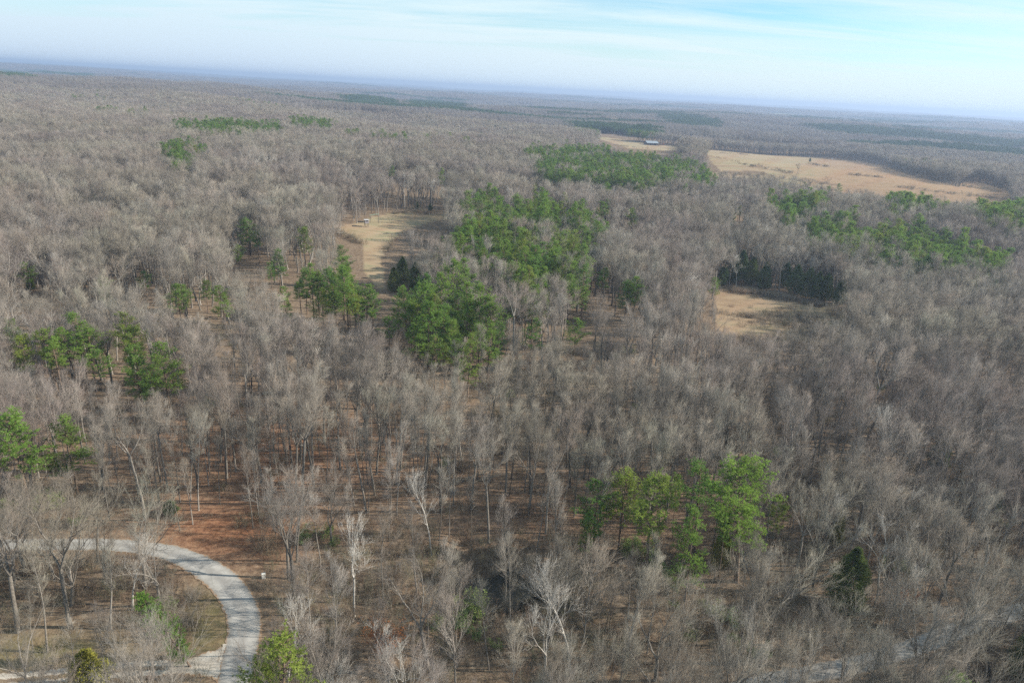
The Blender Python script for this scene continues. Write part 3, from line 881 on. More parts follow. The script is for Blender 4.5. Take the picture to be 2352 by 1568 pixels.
for T in TREES:
    if T['sp'] == 'pine':
        hh = T['var'].h * T['sc'][2]
        a_, b_, c_ = project(T['x'], T['y'], T['z'] + hh * .74)
        a2, b2, c2 = project(T['x'], T['y'], T['z'] + hh)
        PINE_DISC.append((float(a_), float(b_), T['var'].r * T['sc'][0] * .75 * FPX / float(c_), max(4, abs(float(b_ - b2)) * 1.0), float(c_) - 1))

CED = []
for (tp, bs, lab) in CEDAR_SPOTS:
    g = ground_at(*bs)
    z = float(hgt(g[0], g[1]))
    d = CF + CR * (tp[0] - PW / 2) / FPX + CU * (PH / 2 - tp[1]) / FPX
    t = g[1] / d[1]
    H = min(max(CAM_H + d[2] * t - z, 3), 15)
    CED.append((g[0], g[1], H, lab))
    a_, b_, c_ = project(g[0], g[1], z + H * .6)
    (bs[1] > 1200 or (tp[0] < 960 and bs[1] < 680 and bs[1] > 640)) and PINE_DISC.append((float(a_), float(b_), 1.6 * FPX / float(c_), H * .36 * FPX / float(c_), float(c_) - 1))

DISC_A = np.array(PINE_DISC)
def scatter(spacing, rmin, rmax, amax=rad(46), keep_fn=None):
    x, y = jgrid(spacing, rmin, rmax, amax)
    z = hgt(x, y)
    for a, b, r_ in hero_xy:
        k = np.hypot(x - a, y - b) > r_
        x, y, z = x[k], y[k], z[k]
    for c in CED:
        k = np.hypot(x - c[0], y - c[1]) > 2.5
        x, y, z = x[k], y[k], z[k]
    k = np.hypot(x - BARN_XY[0], y - BARN_XY[1]) > 30
    k &= np.hypot(x - BLIND_XY[0], y - BLIND_XY[1]) > 6
    x, y, z = x[k], y[k], z[k]
    return x, y, z
def pick_family(px, py, u, n1):
    """which family of bare tree grows at a place"""
    if py > 1235 and px < 620: return 'wide' if u < .34 else ('fork' if u < .56 else ('young' if u < .8 else 'pole'))
    if py > 1215 and not (900 < px < 1330 and py < 1260):
        fam = 'young' if u < .42 else ('pole' if u < .60 else ('wide' if u < .70 else ('pale' if u < .80 else ('tall' if u < .93 else 'fork'))))
        if px > 1500 and py > 1440: return 'wide' if u < .5 else ('fork' if u < .8 else 'tall')
        if px > 1750: fam = 'young' if u < .35 else ('wide' if u < .55 else ('fork' if u < .72 else ('pale' if u < .80 else 'tall')))
        return fam
    if 935 < py < 1240 and 200 < px < 2250: return 'tall' if u < .55 else ('pole' if u < .86 else 'fork')
    if n1 > .35: return 'young' if u < .4 else ('pole' if u < .6 else 'tall')
    return 'tall' if u < .46 else ('fork' if u < .72 else ('pole' if u < .84 else ('wide' if u < .95 else 'pale')))
x, y, z = scatter(5.3, 45, 520)
H = np.full(len(x), 21.5)
bad = clear_mask(x, y, z, H, np.full(len(x), 4.2))
pm = pine_mask(x, y, z, H)
bad |= clear_of_pines(x, y, z, H * .95) & ~pm
x, y, z, pm = x[~bad], y[~bad], z[~bad], pm[~bad]
px, py, _ = project(x, y, z)
n1 = wav(x, y, 90, 6)
U = rng.uniform(size=len(x)); S_ = np.clip(rng.normal(.95, .10, len(x)), .66, 1.2); RZ = rng.uniform(0, 6.28, len(x)); VI = rng.integers(0, 1000, len(x)); U2 = rng.uniform(size=len(x)); TL = rng.normal(size=(len(x), 2)) * .05
for i in range(len(x)):
    # open mature woods in the middle distance: fewer trees
    openw = 920 < py[i] < 1235 and 200 < px[i] < 2200
    if openw and U2[i] < .34: continue
    if px[i] > 1400 and 820 < py[i] < 1380 and not openw and U2[i] < .22: continue

    if pm[i]:
        v = PINES[VI[i] % 6]
        sp_ = .62 + .62 * U2[i]; add_tree(x[i], y[i], 'pine', v, (sp_ * 1.0,) * 2 + (sp_ * .88,), RZ[i])
    else:
        if U2[i] > .994 and 450 < py[i] < 900:
            v = PINES[VI[i] % 6]; add_tree(x[i], y[i], 'pine', v, (S_[i] * .7,) * 2 + (S_[i] * .66,), RZ[i]); continue
        fam = pick_family(px[i], py[i], U[i], n1[i])
        v = BARE[fam][VI[i] % len(BARE[fam])]
        s = S_[i] * (.95 if py[i] < 1235 else .86)
        w_ = s * (1.12 if py[i] < 900 else .98) * rng.uniform(.85, 1.15)
        if blocks_pine(x[i], y[i], z[i], v.h * s, v.r * w_): continue
        add_tree(x[i], y[i], 'bare', v, (w_, w_, s * rng.uniform(.92, 1.08)), RZ[i], tuple(TL[i]))

xp, yp, zp = scatter(4.4, 70, 300)
qx, qy, _ = project(xp, yp, zp)
bad = clear_mask(xp, yp, zp, np.full(len(xp), 17.0), np.full(len(xp), 2.0)) | clear_of_pines(xp, yp, zp, np.full(len(xp), 16.0))
kk = ~bad & (qy > 900) & (qy < 1560) & (rng.uniform(size=len(xp)) < np.where(qy < 1260, .68, .30))
for a_, b_ in zip(xp[kk], yp[kk]):
    v = BARE['pole'][rng.integers(0, 3)]; s_ = rng.uniform(.6, 1.05)
    add_tree(a_, b_, 'bare', v, (s_ * .85, s_ * .85, s_), rng.uniform(0, 6.28), tuple(rng.normal(size=2) * .04))

# ------------------------------------------------------------------ ground sheet
def axis_r():
    r = [3.0]
    while r[-1] < 16500:
        r.append(r[-1] * (1.011 if r[-1] > 55 else 1.05) + .0)
    return np.array(r)
RR = axis_r()
AA = np.concatenate([np.linspace(-180, -62, 30)[:-1], np.linspace(-62, 62, 520), np.linspace(62, 180, 30)[1:-1]])
AR = np.radians(AA)
gx = RR[:, None] * np.sin(AR)[None, :]; gy = RR[:, None] * np.cos(AR)[None, :]
gz = hgt(gx, gy)
nr, na = gx.shape
idx = np.arange(nr * na).reshape(nr, na)
nxt = np.roll(idx, -1, axis=1)
q = np.stack([idx[:-1], nxt[:-1], nxt[1:], idx[1:]], axis=-1).reshape(-1, 4)[:, ::-1]
V = np.stack([gx, gy, gz], axis=-1).reshape(-1, 3)
centre = len(V)
V = np.vstack([V, [[0, 0, float(hgt(0.0, 0.0))]]])
fan = np.stack([np.full(na, centre), nxt[0], idx[0]], axis=-1)

def ground_material():
    m, t, b = mat_new('ground')
    N, Lk = t.nodes, t.links
    geo = N.new('ShaderNodeNewGeometry')
    def noise(scale, detail=4, rough=.55, sc=(1, 1, 1)):
        mp_ = N.new('ShaderNodeMapping'); mp_.inputs['Scale'].default_value = sc
        Lk.new(geo.outputs['Position'], mp_.inputs[0])
        n = N.new('ShaderNodeTexNoise'); n.inputs['Scale'].default_value = scale
        n.inputs['Detail'].default_value = detail; n.inputs['Roughness'].default_value = rough
        Lk.new(mp_.outputs[0], n.inputs['Vector'])
        return n
    def mixc(f, a, b_):
        mm = N.new('ShaderNodeMix'); mm.data_type = 'RGBA'
        if isinstance(f, float): mm.inputs[0].default_value = f
        else: Lk.new(f, mm.inputs[0])
        for k, c in ((6, a), (7, b_)):
            if isinstance(c, tuple): mm.inputs[k].default_value = (*c, 1)
            else: Lk.new(c, mm.inputs[k])
        return mm.outputs[2]
    def att(nm):
        a = N.new('ShaderNodeAttribute'); a.attribute_name = nm
        return a.outputs['Fac']
    n1_ = noise(1.1, 9, .78); n2_ = noise(.06, 4, .6); n3_ = noise(.25, 5, .6); n4_ = noise(6, 3, .6); n5_ = noise(.35, 6, .75, (.35, 2.2, 1))
    litter = ramp(t, [(.32, (.06, .047, .036)), (.45, (.14, .103, .074)), (.55, (.20, .152, .108)), (.68, (.29, .235, .17))])
    Lk.new(n1_.outputs[0], litter.inputs[0])
    red = ramp(t, [(.34, (.09, .045, .028)), (.47, (.20, .10, .058)), (.66, (.32, .18, .105))])
    Lk.new(n1_.outputs[0], red.inputs[0])
    c = mixc(att('red'), litter.outputs[0], red.outputs[0])
    grass = ramp(t, [(.3, (.07, .075, .03)), (.48, (.13, .125, .05)), (.6, (.20, .155, .085)), (.75, (.16, .15, .07))])
    Lk.new(n3_.outputs[0], grass.inputs[0])
    c = mixc(att('grass'), c, grass.outputs[0])
    tan_ = noise(.022, 7, .68, (.8, 2.4, 1))
    field = ramp(t, [(.32, (.13, .095, .065)), (.41, (.22, .16, .105)), (.47, (.32, .25, .165)), (.53, (.22, .21, .125)), (.59, (.19, .195, .115)), (.66, (.35, .29, .195))])
    Lk.new(tan_.outputs[0], field.inputs[0])
    f5 = ramp(t, [(.38, (0, 0, 0)), (.62, (1, 1, 1))]); Lk.new(n5_.outputs[0], f5.inputs[0])
    fm = mixc(f5.outputs[0], field.outputs[0], (.31, .24, .16))
    fr = ramp(t, [(.36, (.16, .105, .07)), (.5, (.27, .175, .11)), (.64, (.34, .245, .16))]); Lk.new(n5_.outputs[0], fr.inputs[0])
    fm = mixc(att('fieldred'), fm, fr.outputs[0])
    c = mixc(att('field'), c, fm)
    far = ramp(t, [(.35, (.10, .09, .08)), (.5, (.13, .115, .10)), (.62, (.07, .09, .06)), (.7, (.11, .10, .09))])
    nf = noise(.0016, 6, .62, (1, 2.4, 1)); Lk.new(nf.outputs[0], far.inputs[0])
    c = mixc(att('far'), c, far.outputs[0])
    c = mixc(att('farfield'), c, (.33, .32, .21))
    Lk.new(c, b.inputs['Base Color'])
    bp = N.new('ShaderNodeBump'); bp.inputs['Strength'].default_value = .6; bp.inputs['Distance'].default_value = .12
    Lk.new(n4_.outputs[0], bp.inputs['Height'])
    Lk.new(bp.outputs[0], b.inputs['Normal'])
    b.inputs['Roughness'].default_value = 1
    b.inputs['Specular IOR Level'].default_value = 0
    return m
me = mesh_np('ground', V, [q, fan], [ground_material()])
fx, fy = V[:, 0], V[:, 1]
ppx, ppy, ppz = project(fx, fy, V[:, 2])
inf = ppz > 1
rr_ = np.hypot(fx, fy)
def grow_poly(P, k):
    c = np.mean(P, axis=0)
    return [tuple(c + (np.array(p) - c) * k) for p in P]
fld = np.zeros(len(V))
for P in (FIELD_BIG, FIELD_BARN, FIELD_MID, FIELD_RIGHT):
    fld = np.maximum(fld, (inpoly(ppx, ppy, P) & inf) * (.75 if P is FIELD_RIGHT else 1.0))
lower = [(1600, 395), (1700, 400), (1800, 400), (1900, 424), (2060, 434), (2340, 460), (2330, 475), (2000, 450), (1700, 420)]
fld = np.maximum(fld, (inpoly(ppx, ppy, lower) & inf) * .8)
red = np.exp(-((ppx - 520) / 190) ** 2 - ((ppy - 1225) / 70) ** 2) + .75 * np.exp(-((ppx - 620) / 330) ** 2 - ((ppy - 1040) / 110) ** 2) + .35 * np.exp(-((ppx - 1300) / 300) ** 2 - ((ppy - 1180) / 90) ** 2)
red = red + .05 * np.exp(-((ppx - 1780) / 200) ** 2 - ((ppy - 730) / 80) ** 2)
red = np.clip(red, 0, 1) * inf
rd = seg_dist(fx, fy, road_w)
gr = .8 * np.exp(-((ppx - 490) / 70) ** 2 - ((ppy - 1440) / 70) ** 2) + .75 * np.exp(-((ppx - 120) / 190) ** 2 - ((ppy - 1500) / 50) ** 2)
gr = np.clip(gr, 0, 1) * inf
ffm = np.zeros(len(V))
for P in [[(1480, 240), (1500, 239), (1510, 242), (1485, 244)], [(1755, 258), (1810, 262), (1840, 267), (1770, 265)], [(1690, 257), (1730, 259), (1720, 261)], [(2290, 286), (2345, 290), (2340, 293), (2295, 290)], [(1230, 234), (1290, 238), (1280, 241)], [(1640, 300), (1660, 302), (1650, 305)], [(2330, 343), (2360, 347), (2360, 352), (2330, 348)]]:
    ffm = np.maximum(ffm, inpoly(ppx, ppy, P) & inf)
fred = .7 * sstep(1780, 1960, ppx) * (ppy < 480) + .55 * np.exp(-((ppx - 1000) / 60) ** 2 - ((ppy - 490) / 18) ** 2) + .6 * np.exp(-((ppx - 780) / 45) ** 2 - ((ppy - 530) / 25) ** 2) + .15 * (ppy > 640) + .35 * (np.sin(ppx / 19 + ppy / 7) > .6)
fred = np.clip(fred, 0, .9)
for nm, arr in (('fieldred', fred), ('field', fld), ('red', red), ('grass', gr), ('far', sstep(2500, 5200, rr_)), ('farfield', ffm)):
    a = me.attributes.new(nm, 'FLOAT', 'POINT')
    a.data.foreach_set('value', np.asarray(arr, np.float32))
ground = tag(link('ground', me), 'rolling ground covered with brown leaf litter and dry grass', None, None, 'structure')

# ------------------------------------------------------------------ roads
def smooth_line(P, n):
    P = np.array(P, float)
    out_ = []
    Q = np.vstack([2 * P[0] - P[1], P, 2 * P[-1] - P[-2]])
    for i in range(1, len(Q) - 2):
        for t in np.linspace(0, 1, n, endpoint=False):
            a, b, c, d = Q[i - 1], Q[i], Q[i + 1], Q[i + 2]
            out_.append(.5 * ((2 * b) + (-a + c) * t + (2 * a - 5 * b + 4 * c - d) * t * t + (-a + 3 * b - 3 * c + d) * t ** 3))
    out_.append(P[-1])
    return np.array(out_)
def strip(name, line, half, lift, mat, across=7, rag=.0, crown_=.0):
    L = smooth_line(line, 8)
    d = np.gradient(L, axis=0); d /= np.linalg.norm(d, axis=1, keepdims=True)
    nrm = np.stack([-d[:, 1], d[:, 0]], axis=1)
    s = np.linspace(-1, 1, across)
    hw = half if not callable(half) else None
    wl = np.array([(half if hw is not None else half(i / len(L))) for i in range(len(L))])
    edge = wl[:, None] * s[None, :]
    if rag:
        edge[:, 0] += rng.normal(size=len(L)) * rag; edge[:, -1] += rng.normal(size=len(L)) * rag
    X = L[:, None, 0] + nrm[:, None, 0] * edge; Y = L[:, None, 1] + nrm[:, None, 1] * edge
    Z = hgt(X, Y) + lift + crown_ * (1 - s[None, :] ** 2)
    n, k = X.shape
    V_ = np.stack([X, Y, Z], axis=-1).reshape(-1, 3)
    Vb = V_ - [0, 0, .25]
    i = np.arange(n * k).reshape(n, k)
    top = np.stack([i[:-1, :-1], i[:-1, 1:], i[1:, 1:], i[1:, :-1]], axis=-1).reshape(-1, 4)
    o = n * k
    sides = []
    for (a, b) in ((i[:-1, 0], i[1:, 0]), (i[1:, -1], i[:-1, -1])):
        sides.append(np.stack([a, b, b + o, a + o], axis=-1))
    me_ = mesh_np(name, np.vstack([V_, Vb]), [top] + sides, [mat], smooth=False)
    la = me_.attributes.new('lat', 'FLOAT', 'POINT')
    sl_ = np.tile(s, n); la.data.foreach_set('value', np.concatenate([sl_, sl_]).astype(np.float32))
    return me_
def asphalt(name, c1, c2):
    m, t, b = mat_new(name)
    geo = t.nodes.new('ShaderNodeNewGeometry')
    n = t.nodes.new('ShaderNodeTexNoise'); n.inputs['Scale'].default_value = .7; n.inputs['Detail'].default_value = 7; n.inputs['Roughness'].default_value = .65
    t.links.new(geo.outputs['Position'], n.inputs['Vector'])
    r = ramp(t, [(.3, c1), (.7, c2)])
    t.links.new(n.outputs[0], r.inputs[0])
    v = t.nodes.new('ShaderNodeTexVoronoi'); v.feature = 'DISTANCE_TO_EDGE'; v.inputs['Scale'].default_value = .35
    t.links.new(geo.outputs['Position'], v.inputs['Vector'])
    rr = ramp(t, [(.0, (.72, .72, .72)), (.012, (1, 1, 1))])
    t.links.new(v.outputs[0], rr.inputs[0])
    mm = t.nodes.new('ShaderNodeMix'); mm.data_type = 'RGBA'; mm.blend_type = 'MULTIPLY'; mm.inputs[0].default_value = 1
    t.links.new(r.outputs[0], mm.inputs[6]); t.links.new(rr.outputs[0], mm.inputs[7])
    at = t.nodes.new('ShaderNodeAttribute'); at.attribute_name = 'lat'
    ab = t.nodes.new('ShaderNodeMath'); ab.operation = 'ABSOLUTE'; t.links.new(at.outputs['Fac'], ab.inputs[0])
    tr = ramp(t, [(0, (.86, .86, .86)), (.22, (.92, .92, .92)), (.42, (1.08, 1.08, 1.07)), (.62, (1.06, 1.06, 1.05)), (.8, (.90, .89, .87)), (1, (.82, .79, .74))])
    t.links.new(ab.outputs[0], tr.inputs[0])
    m2 = t.nodes.new('ShaderNodeMix'); m2.data_type = 'RGBA'; m2.blend_type = 'MULTIPLY'; m2.inputs[0].default_value = 1
    t.links.new(mm.outputs[2], m2.inputs[6]); t.links.new(tr.outputs[0], m2.inputs[7])
    # leaves blown in from the edges
    ln_ = t.nodes.new('ShaderNodeTexNoise'); ln_.inputs['Scale'].default_value = 2.2; ln_.inputs['Detail'].default_value = 6; ln_.inputs['Roughness'].default_value = .7
    t.links.new(geo.outputs['Position'], ln_.inputs['Vector'])
    su = t.nodes.new('ShaderNodeMath'); su.operation = 'MULTIPLY_ADD'; su.inputs[1].default_value = 1.6; su.inputs[2].default_value = -1.75
    t.links.new(ab.outputs[0], su.inputs[0])
    sm = t.nodes.new('ShaderNodeMath'); sm.operation = 'MULTIPLY_ADD'; sm.inputs[1].default_value = 1.0
    t.links.new(ln_.outputs[0], sm.inputs[0]); t.links.new(su.outputs[0], sm.inputs[2])
    lr = t.nodes.new('ShaderNodeMapRange'); lr.inputs[1].default_value = 0.12; lr.inputs[2].default_value = .3
    t.links.new(sm.outputs[0], lr.inputs[0])
    m3 = t.nodes.new('ShaderNodeMix'); m3.data_type = 'RGBA'
    t.links.new(lr.outputs[0], m3.inputs[0]); t.links.new(m2.outputs[2], m3.inputs[6]); m3.inputs[7].default_value = (.24, .16, .10, 1)
    t.links.new(m3.outputs[2], b.inputs['Base Color'])
    return m
M_ROAD = asphalt('old_asphalt', (.235, .23, .22), (.345, .34, .325))
M_GRAVEL = asphalt('gravel', (.33, .30, .26), (.48, .45, .40))
tag(link('road', strip('road', road_w, lambda t: 1.75 + .7 * float(sstep(.30, .55, t)), .05, M_ROAD, across=15, rag=.12, crown_=.06)), 'narrow pale grey paved road curving through the woods', None, None, 'structure')
tag(link('road', strip('road', road2_w, 1.65, .05, M_ROAD, crown_=.06)), 'shaded grey paved road seen through the trees at lower right', None, None, 'structure')
tag(link('gravel_drive', strip('gravel_drive', drive_w[:4], lambda t: 3.4 - 2.2 * min(1, t * 1.4), .044, M_GRAVEL, rag=.15)), 'pale gravel apron where a drive joins the road', None, None, 'structure')
dw = np.array(smooth_line(drive_w[3:], 3))
for off in (-.85, .85):
    d = np.gradient(dw, axis=0); d /= np.linalg.norm(d, axis=1, keepdims=True)
    L = dw + np.stack([-d[:, 1], d[:, 0]], axis=1) * off
    tag(link('wheel_track', strip('wheel_track', L, .55, .03, M_GRAVEL, across=4, rag=.08)), 'pale gravel wheel track running left through the grass', None, None, 'structure')
vg = [tuple(np.array(p)) for p in G([(519, 1478), (514, 1500), (508, 1520)])]
tag(link('gravel_shoulder', strip('gravel_shoulder', vg, .45, .058, M_GRAVEL, across=4, rag=.1)), 'narrow pale gravel shoulder along the road edge', None, None, 'structure')

# near-black sheet that paints the shade in the hollow
def pool():
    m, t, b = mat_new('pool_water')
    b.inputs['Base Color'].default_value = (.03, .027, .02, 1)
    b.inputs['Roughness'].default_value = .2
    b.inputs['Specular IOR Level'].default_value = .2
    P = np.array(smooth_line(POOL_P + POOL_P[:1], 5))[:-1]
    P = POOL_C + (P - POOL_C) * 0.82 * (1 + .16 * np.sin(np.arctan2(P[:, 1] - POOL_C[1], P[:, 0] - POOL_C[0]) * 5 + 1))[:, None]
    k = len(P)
    V_ = np.concatenate([np.c_[P, np.full(k, SHEET_Z)], np.c_[P, np.full(k, SHEET_Z - 1.2)], [[POOL_C[0], POOL_C[1], SHEET_Z]]])
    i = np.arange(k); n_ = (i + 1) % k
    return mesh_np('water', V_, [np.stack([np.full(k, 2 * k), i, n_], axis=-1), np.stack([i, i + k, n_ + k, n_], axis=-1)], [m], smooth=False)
tag(link('water', pool()), 'dark sheet standing in for the shade in the hollow', None, None, 'structure')

# ------------------------------------------------------------------ trees as individuals
def view_info(T):
    px_, py_, zc_ = project(T['x'], T['y'], T['z'] + T['var'].h * T['sc'][2] * .6)
    return float(px_), float(py_), float(zc_)
for T in TREES:
    T['px'], T['py'], T['d'] = view_info(T)
    T['inframe'] = -25 < T['px'] < PW + 25 and 0 < T['py'] < PH + 60 and T['d'] > 0
bare = sorted([T for T in TREES if T['sp'] == 'bare' and T['inframe']], key=lambda T: (not T['hero'], T['d'] / (T['var'].h * T['sc'][2])))
pine = sorted([T for T in TREES if T['sp'] == 'pine' and T['inframe']], key=lambda T: (not T['hero'], T['d'] / (T['var'].h * T['sc'][2])))
IND = bare[:300] + pine[:300]
for T in IND: T['ind'] = True

# landmarks one can find in the picture, for the labels
LM = [('the road bend', 560, 1390), ('the gravel drive', 420, 1530), ('the dark hollow', 1150, 1340), ('the broadest near pine', 1725, 1120), ('the dark bushy cedar', 1940, 1320), ('the orange-leaved tree', 885, 1450),
      ('the fallen logs', 1070, 1080), ('the shaded road', 2130, 1480), ('the white roadside box', 606, 1322), ('the left bright pines', 340, 800), ('the tan clearing', 900, 520), ('the shaded lane', 865, 640), ('the small brown field', 1780, 710),
      ('the pine stand\'s near tip', 1040, 790), ('the red leaf bank', 460, 1225), ('the right picture edge', 2340, 1100), ('the left picture edge', 10, 1080), ('the big bottom pine', 660, 1540), ('the green shrub', 1075, 1405),
      ('the dim right cedar', 2155, 1030), ('the forked roadside tree', 660, 1210), ('the whitish crooked tree', 1270, 1330), ('the large pale field', 1950, 400), ('the barn', 1500, 328), ('the far pine belt', 1430, 380), ('the right pine belt', 2080, 570),
      ('the deer blind', 842, 513), ('the bottom right corner', 2340, 1560), ('the bottom left corner', 10, 1560), ('the long-trunked pine', 1505, 1160), ('the slanting green pine', 390, 1440), ('the lone field tree', 1835, 385)]
ORD = ['nearest', 'second', 'third', 'fourth', 'fifth', 'sixth', 'seventh', 'eighth', 'ninth', 'tenth', 'eleventh', 'twelfth', 'thirteenth', 'fourteenth', 'fifteenth', 'sixteenth', 'seventeenth', 'eighteenth', 'nineteenth', 'twentieth']
LOOK = {}
def look_of(T):
    v = T['var']; h = v.h * T['sc'][2]
    if T['sp'] == 'pine':
        return ('tall ' if h > 21 else 'short ' if h < 16 else '') + 'green pine'
    for fam, L in BARE.items():
        if v in L:
            base = {'tall': 'straight-trunked bare tree', 'fork': 'high-forking bare tree', 'wide': 'wide-crowned bare tree', 'pole': 'slender bare tree', 'young': 'small twiggy bare tree', 'pale': 'pale-barked bare tree'}[fam]
    return base
bins = {}
for T in IND:
    if T['label']: continue
    o = sorted(LM, key=lambda l: (l[1] - T['px']) ** 2 + 1.4 * (l[2] - T['py']) ** 2)[0]
    dxp, dyp = T['px'] - o[1], T['py'] - o[2]
    if o[0].endswith('edge') : rel = 'above' if dyp < 0 else 'below'
    elif abs(dxp) > abs(dyp): rel = 'to the right of' if dxp > 0 else 'to the left of'
    else: rel = 'above' if dyp < 0 else 'below'
    T['bin'] = (look_of(T), rel, o[0]); T['bd'] = math.hypot(dxp, dyp)
    bins.setdefault(T['bin'], []).append(T)
for (lk, rel, lm), L in bins.items():
    L.sort(key=lambda T: T['bd'])
    for i, T in enumerate(L):
        w = ORD[i] if i < 20 else f'{i+1}th'
        T['label'] = f'{w} {lk} {rel} {lm}' if i else f'nearest {lk} {rel} {lm}'
proto = {}
def place_individual(T):
    v = T['var']
    nm = 'pine_tree' if T['sp'] == 'pine' else 'bare_tree'
    root = empty(nm, T['x'], T['y'], T['z'], T['rz'])
    # lean given in world x: rotate after the spin
    R = Matrix.Rotation(T['tilt'][1], 4, 'Y') @ Matrix.Rotation(T['tilt'][0], 4, 'X') @ Matrix.Rotation(T['rz'], 4, 'Z')
    root.rotation_euler = R.to_euler()
    root.scale = T['sc']
    if id(v) not in proto:
        a = bpy.data.objects.new('trunk', v.trunk); b = bpy.data.objects.new('crown', v.crown)
        proto[id(v)] = (a, b)
    else:
        a, b = (o.copy() for o in proto[id(v)])
    for o in (a, b):
        o.parent = root
        COL.objects.link(o)
    tag(root, T['label'], 'pine tree' if T['sp'] == 'pine' else 'tree', 'green pines among the bare woods' if T['sp'] == 'pine' else 'bare winter trees of the near woods')
for T in IND:
    place_individual(T)
for (cx_, cy_, H, lab) in CED:
    v = CEDARS[0] if H < 9 else CEDARS[1]
    T = dict(x=cx_, y=cy_, z=float(hgt(cx_, cy_)), sp='cedar', var=v, sc=(max(H / v.h, .55),) * 2 + (H / v.h,), rz=rng.uniform(0, 6.28), tilt=(0, 0), label=lab)
    root = empty('cedar_tree', T['x'], T['y'], T['z'], T['rz']); root.scale = T['sc']
    link('trunk', v.trunk, root); link('crown', v.crown, root)
    tag(root, lab, 'cedar tree', 'dark evergreen cedars in the woods')

# ------------------------------------------------------------------ masses that nobody could count: points that carry copies
SRC = {}
def src_collection(name, meshes):
    c = bpy.data.collections.new(name)
    for i, me_ in enumerate(meshes):
        o = bpy.data.objects.new('%s_%03d' % (name, i), me_)
        c.objects.link(o)
    return c
def instancer(name, label, pts, col, vidx, rot, scl):
    me_ = bpy.data.meshes.new(name)
    n = len(pts)
    me_.vertices.add(n); me_.vertices.foreach_set('co', np.asarray(pts, np.float32).ravel())
    a = me_.attributes.new('vi', 'INT', 'POINT'); a.data.foreach_set('value', np.asarray(vidx, np.int32))
    a = me_.attributes.new('ro', 'FLOAT_VECTOR', 'POINT'); a.data.foreach_set('vector', np.asarray(rot, np.float32).ravel())
    a = me_.attributes.new('sc', 'FLOAT_VECTOR', 'POINT'); a.data.foreach_set('vector', np.asarray(scl, np.float32).ravel())
    o = link(name, me_)
    ng = bpy.data.node_groups.new(name, 'GeometryNodeTree')
    ng.interface.new_socket('Geometry', in_out='INPUT', socket_type='NodeSocketGeometry')
    ng.interface.new_socket('Geometry', in_out='OUTPUT', socket_type='NodeSocketGeometry')
    N = ng.nodes
    gi = N.new('NodeGroupInput'); go = N.new('NodeGroupOutput')
    ip = N.new('GeometryNodeInstanceOnPoints'); ci = N.new('GeometryNodeCollectionInfo')
    ci.inputs['Collection'].default_value = col
    ci.inputs['Separate Children'].default_value = True
    ci.inputs['Reset Children'].default_value = True
    def na_(nm, dt):
        k = N.new('GeometryNodeInputNamedAttribute'); k.data_type = dt; k.inputs[0].default_value = nm
        return k.outputs[0]
    L = ng.links
    L.new(gi.outputs[0], ip.inputs['Points'])
    L.new(ci.outputs[0], ip.inputs['Instance'])
    ip.inputs['Pick Instance'].default_value = True
    L.new(na_('vi', 'INT'), ip.inputs['Instance Index'])
    L.new(na_('ro', 'FLOAT_VECTOR'), ip.inputs['Rotation'])
    L.new(na_('sc', 'FLOAT_VECTOR'), ip.inputs['Scale'])
    L.new(ip.outputs[0], go.inputs[0])
    md = o.modifiers.new('scatter', 'NODES'); md.node_group = ng
    return tag(o, label, None, None, 'stuff')

ALLB = [v for L in BARE.values() for v in L]
ALLV = ALLB + PINES
vid = {id(v): i for i, v in enumerate(ALLV)}
c_trees = src_collection('woods_tree', [v.joined for v in ALLV])
rest = [T for T in TREES if not T.get('ind')]
famidx = {k: [vid[id(v)] for v in L] for k, L in BARE.items()}
pts = [(T['x'], T['y'], T['z']) for T in rest]
vi = [vid[id(T['var'])] for T in rest]
ro = [(T['tilt'][0], T['tilt'][1], T['rz']) for T in rest]
scv = [T['sc'] for T in rest]
# next ring, 520 m to 1500 m
x, y, z = scatter(6.2, 520, 1500, rad(44))
bad = clear_mask(x, y, z, np.full(len(x), 21.0), np.full(len(x), 5.0))
x, y, z = x[~bad], y[~bad], z[~bad]
pm = pine_mask(x, y, z, np.full(len(x), 17.0))
pn = (wav(x, y, 260, 7) > .55) & (rng.uniform(size=len(x)) < .12)
isp = pm | pn
nv = rng.integers(0, 1000, len(x)); uu = rng.uniform(size=len(x)); ss = rng.uniform(.8, 1.08, len(x))
for i in range(len(x)):
    if isp[i]:
        vi.append(vid[id(PINES[nv[i] % 6])]); s = ss[i] * .85
        scv.append((s * 1.25, s * 1.25, s))
    else:
        fam = 'tall' if uu[i] < .35 else 'fork' if uu[i] < .65 else 'wide'
        vi.append(famidx[fam][nv[i] % len(famidx[fam])]); s = ss[i] * .9
        scv.append((s * 1.2, s * 1.2, s * .95))
    pts.append((x[i], y[i], z[i])); ro.append((0, 0, rng.uniform(0, 6.28)))
instancer('woods', 'mass of grey bare woods with scattered pines stretching into the distance', pts, c_trees, vi, ro, scv)

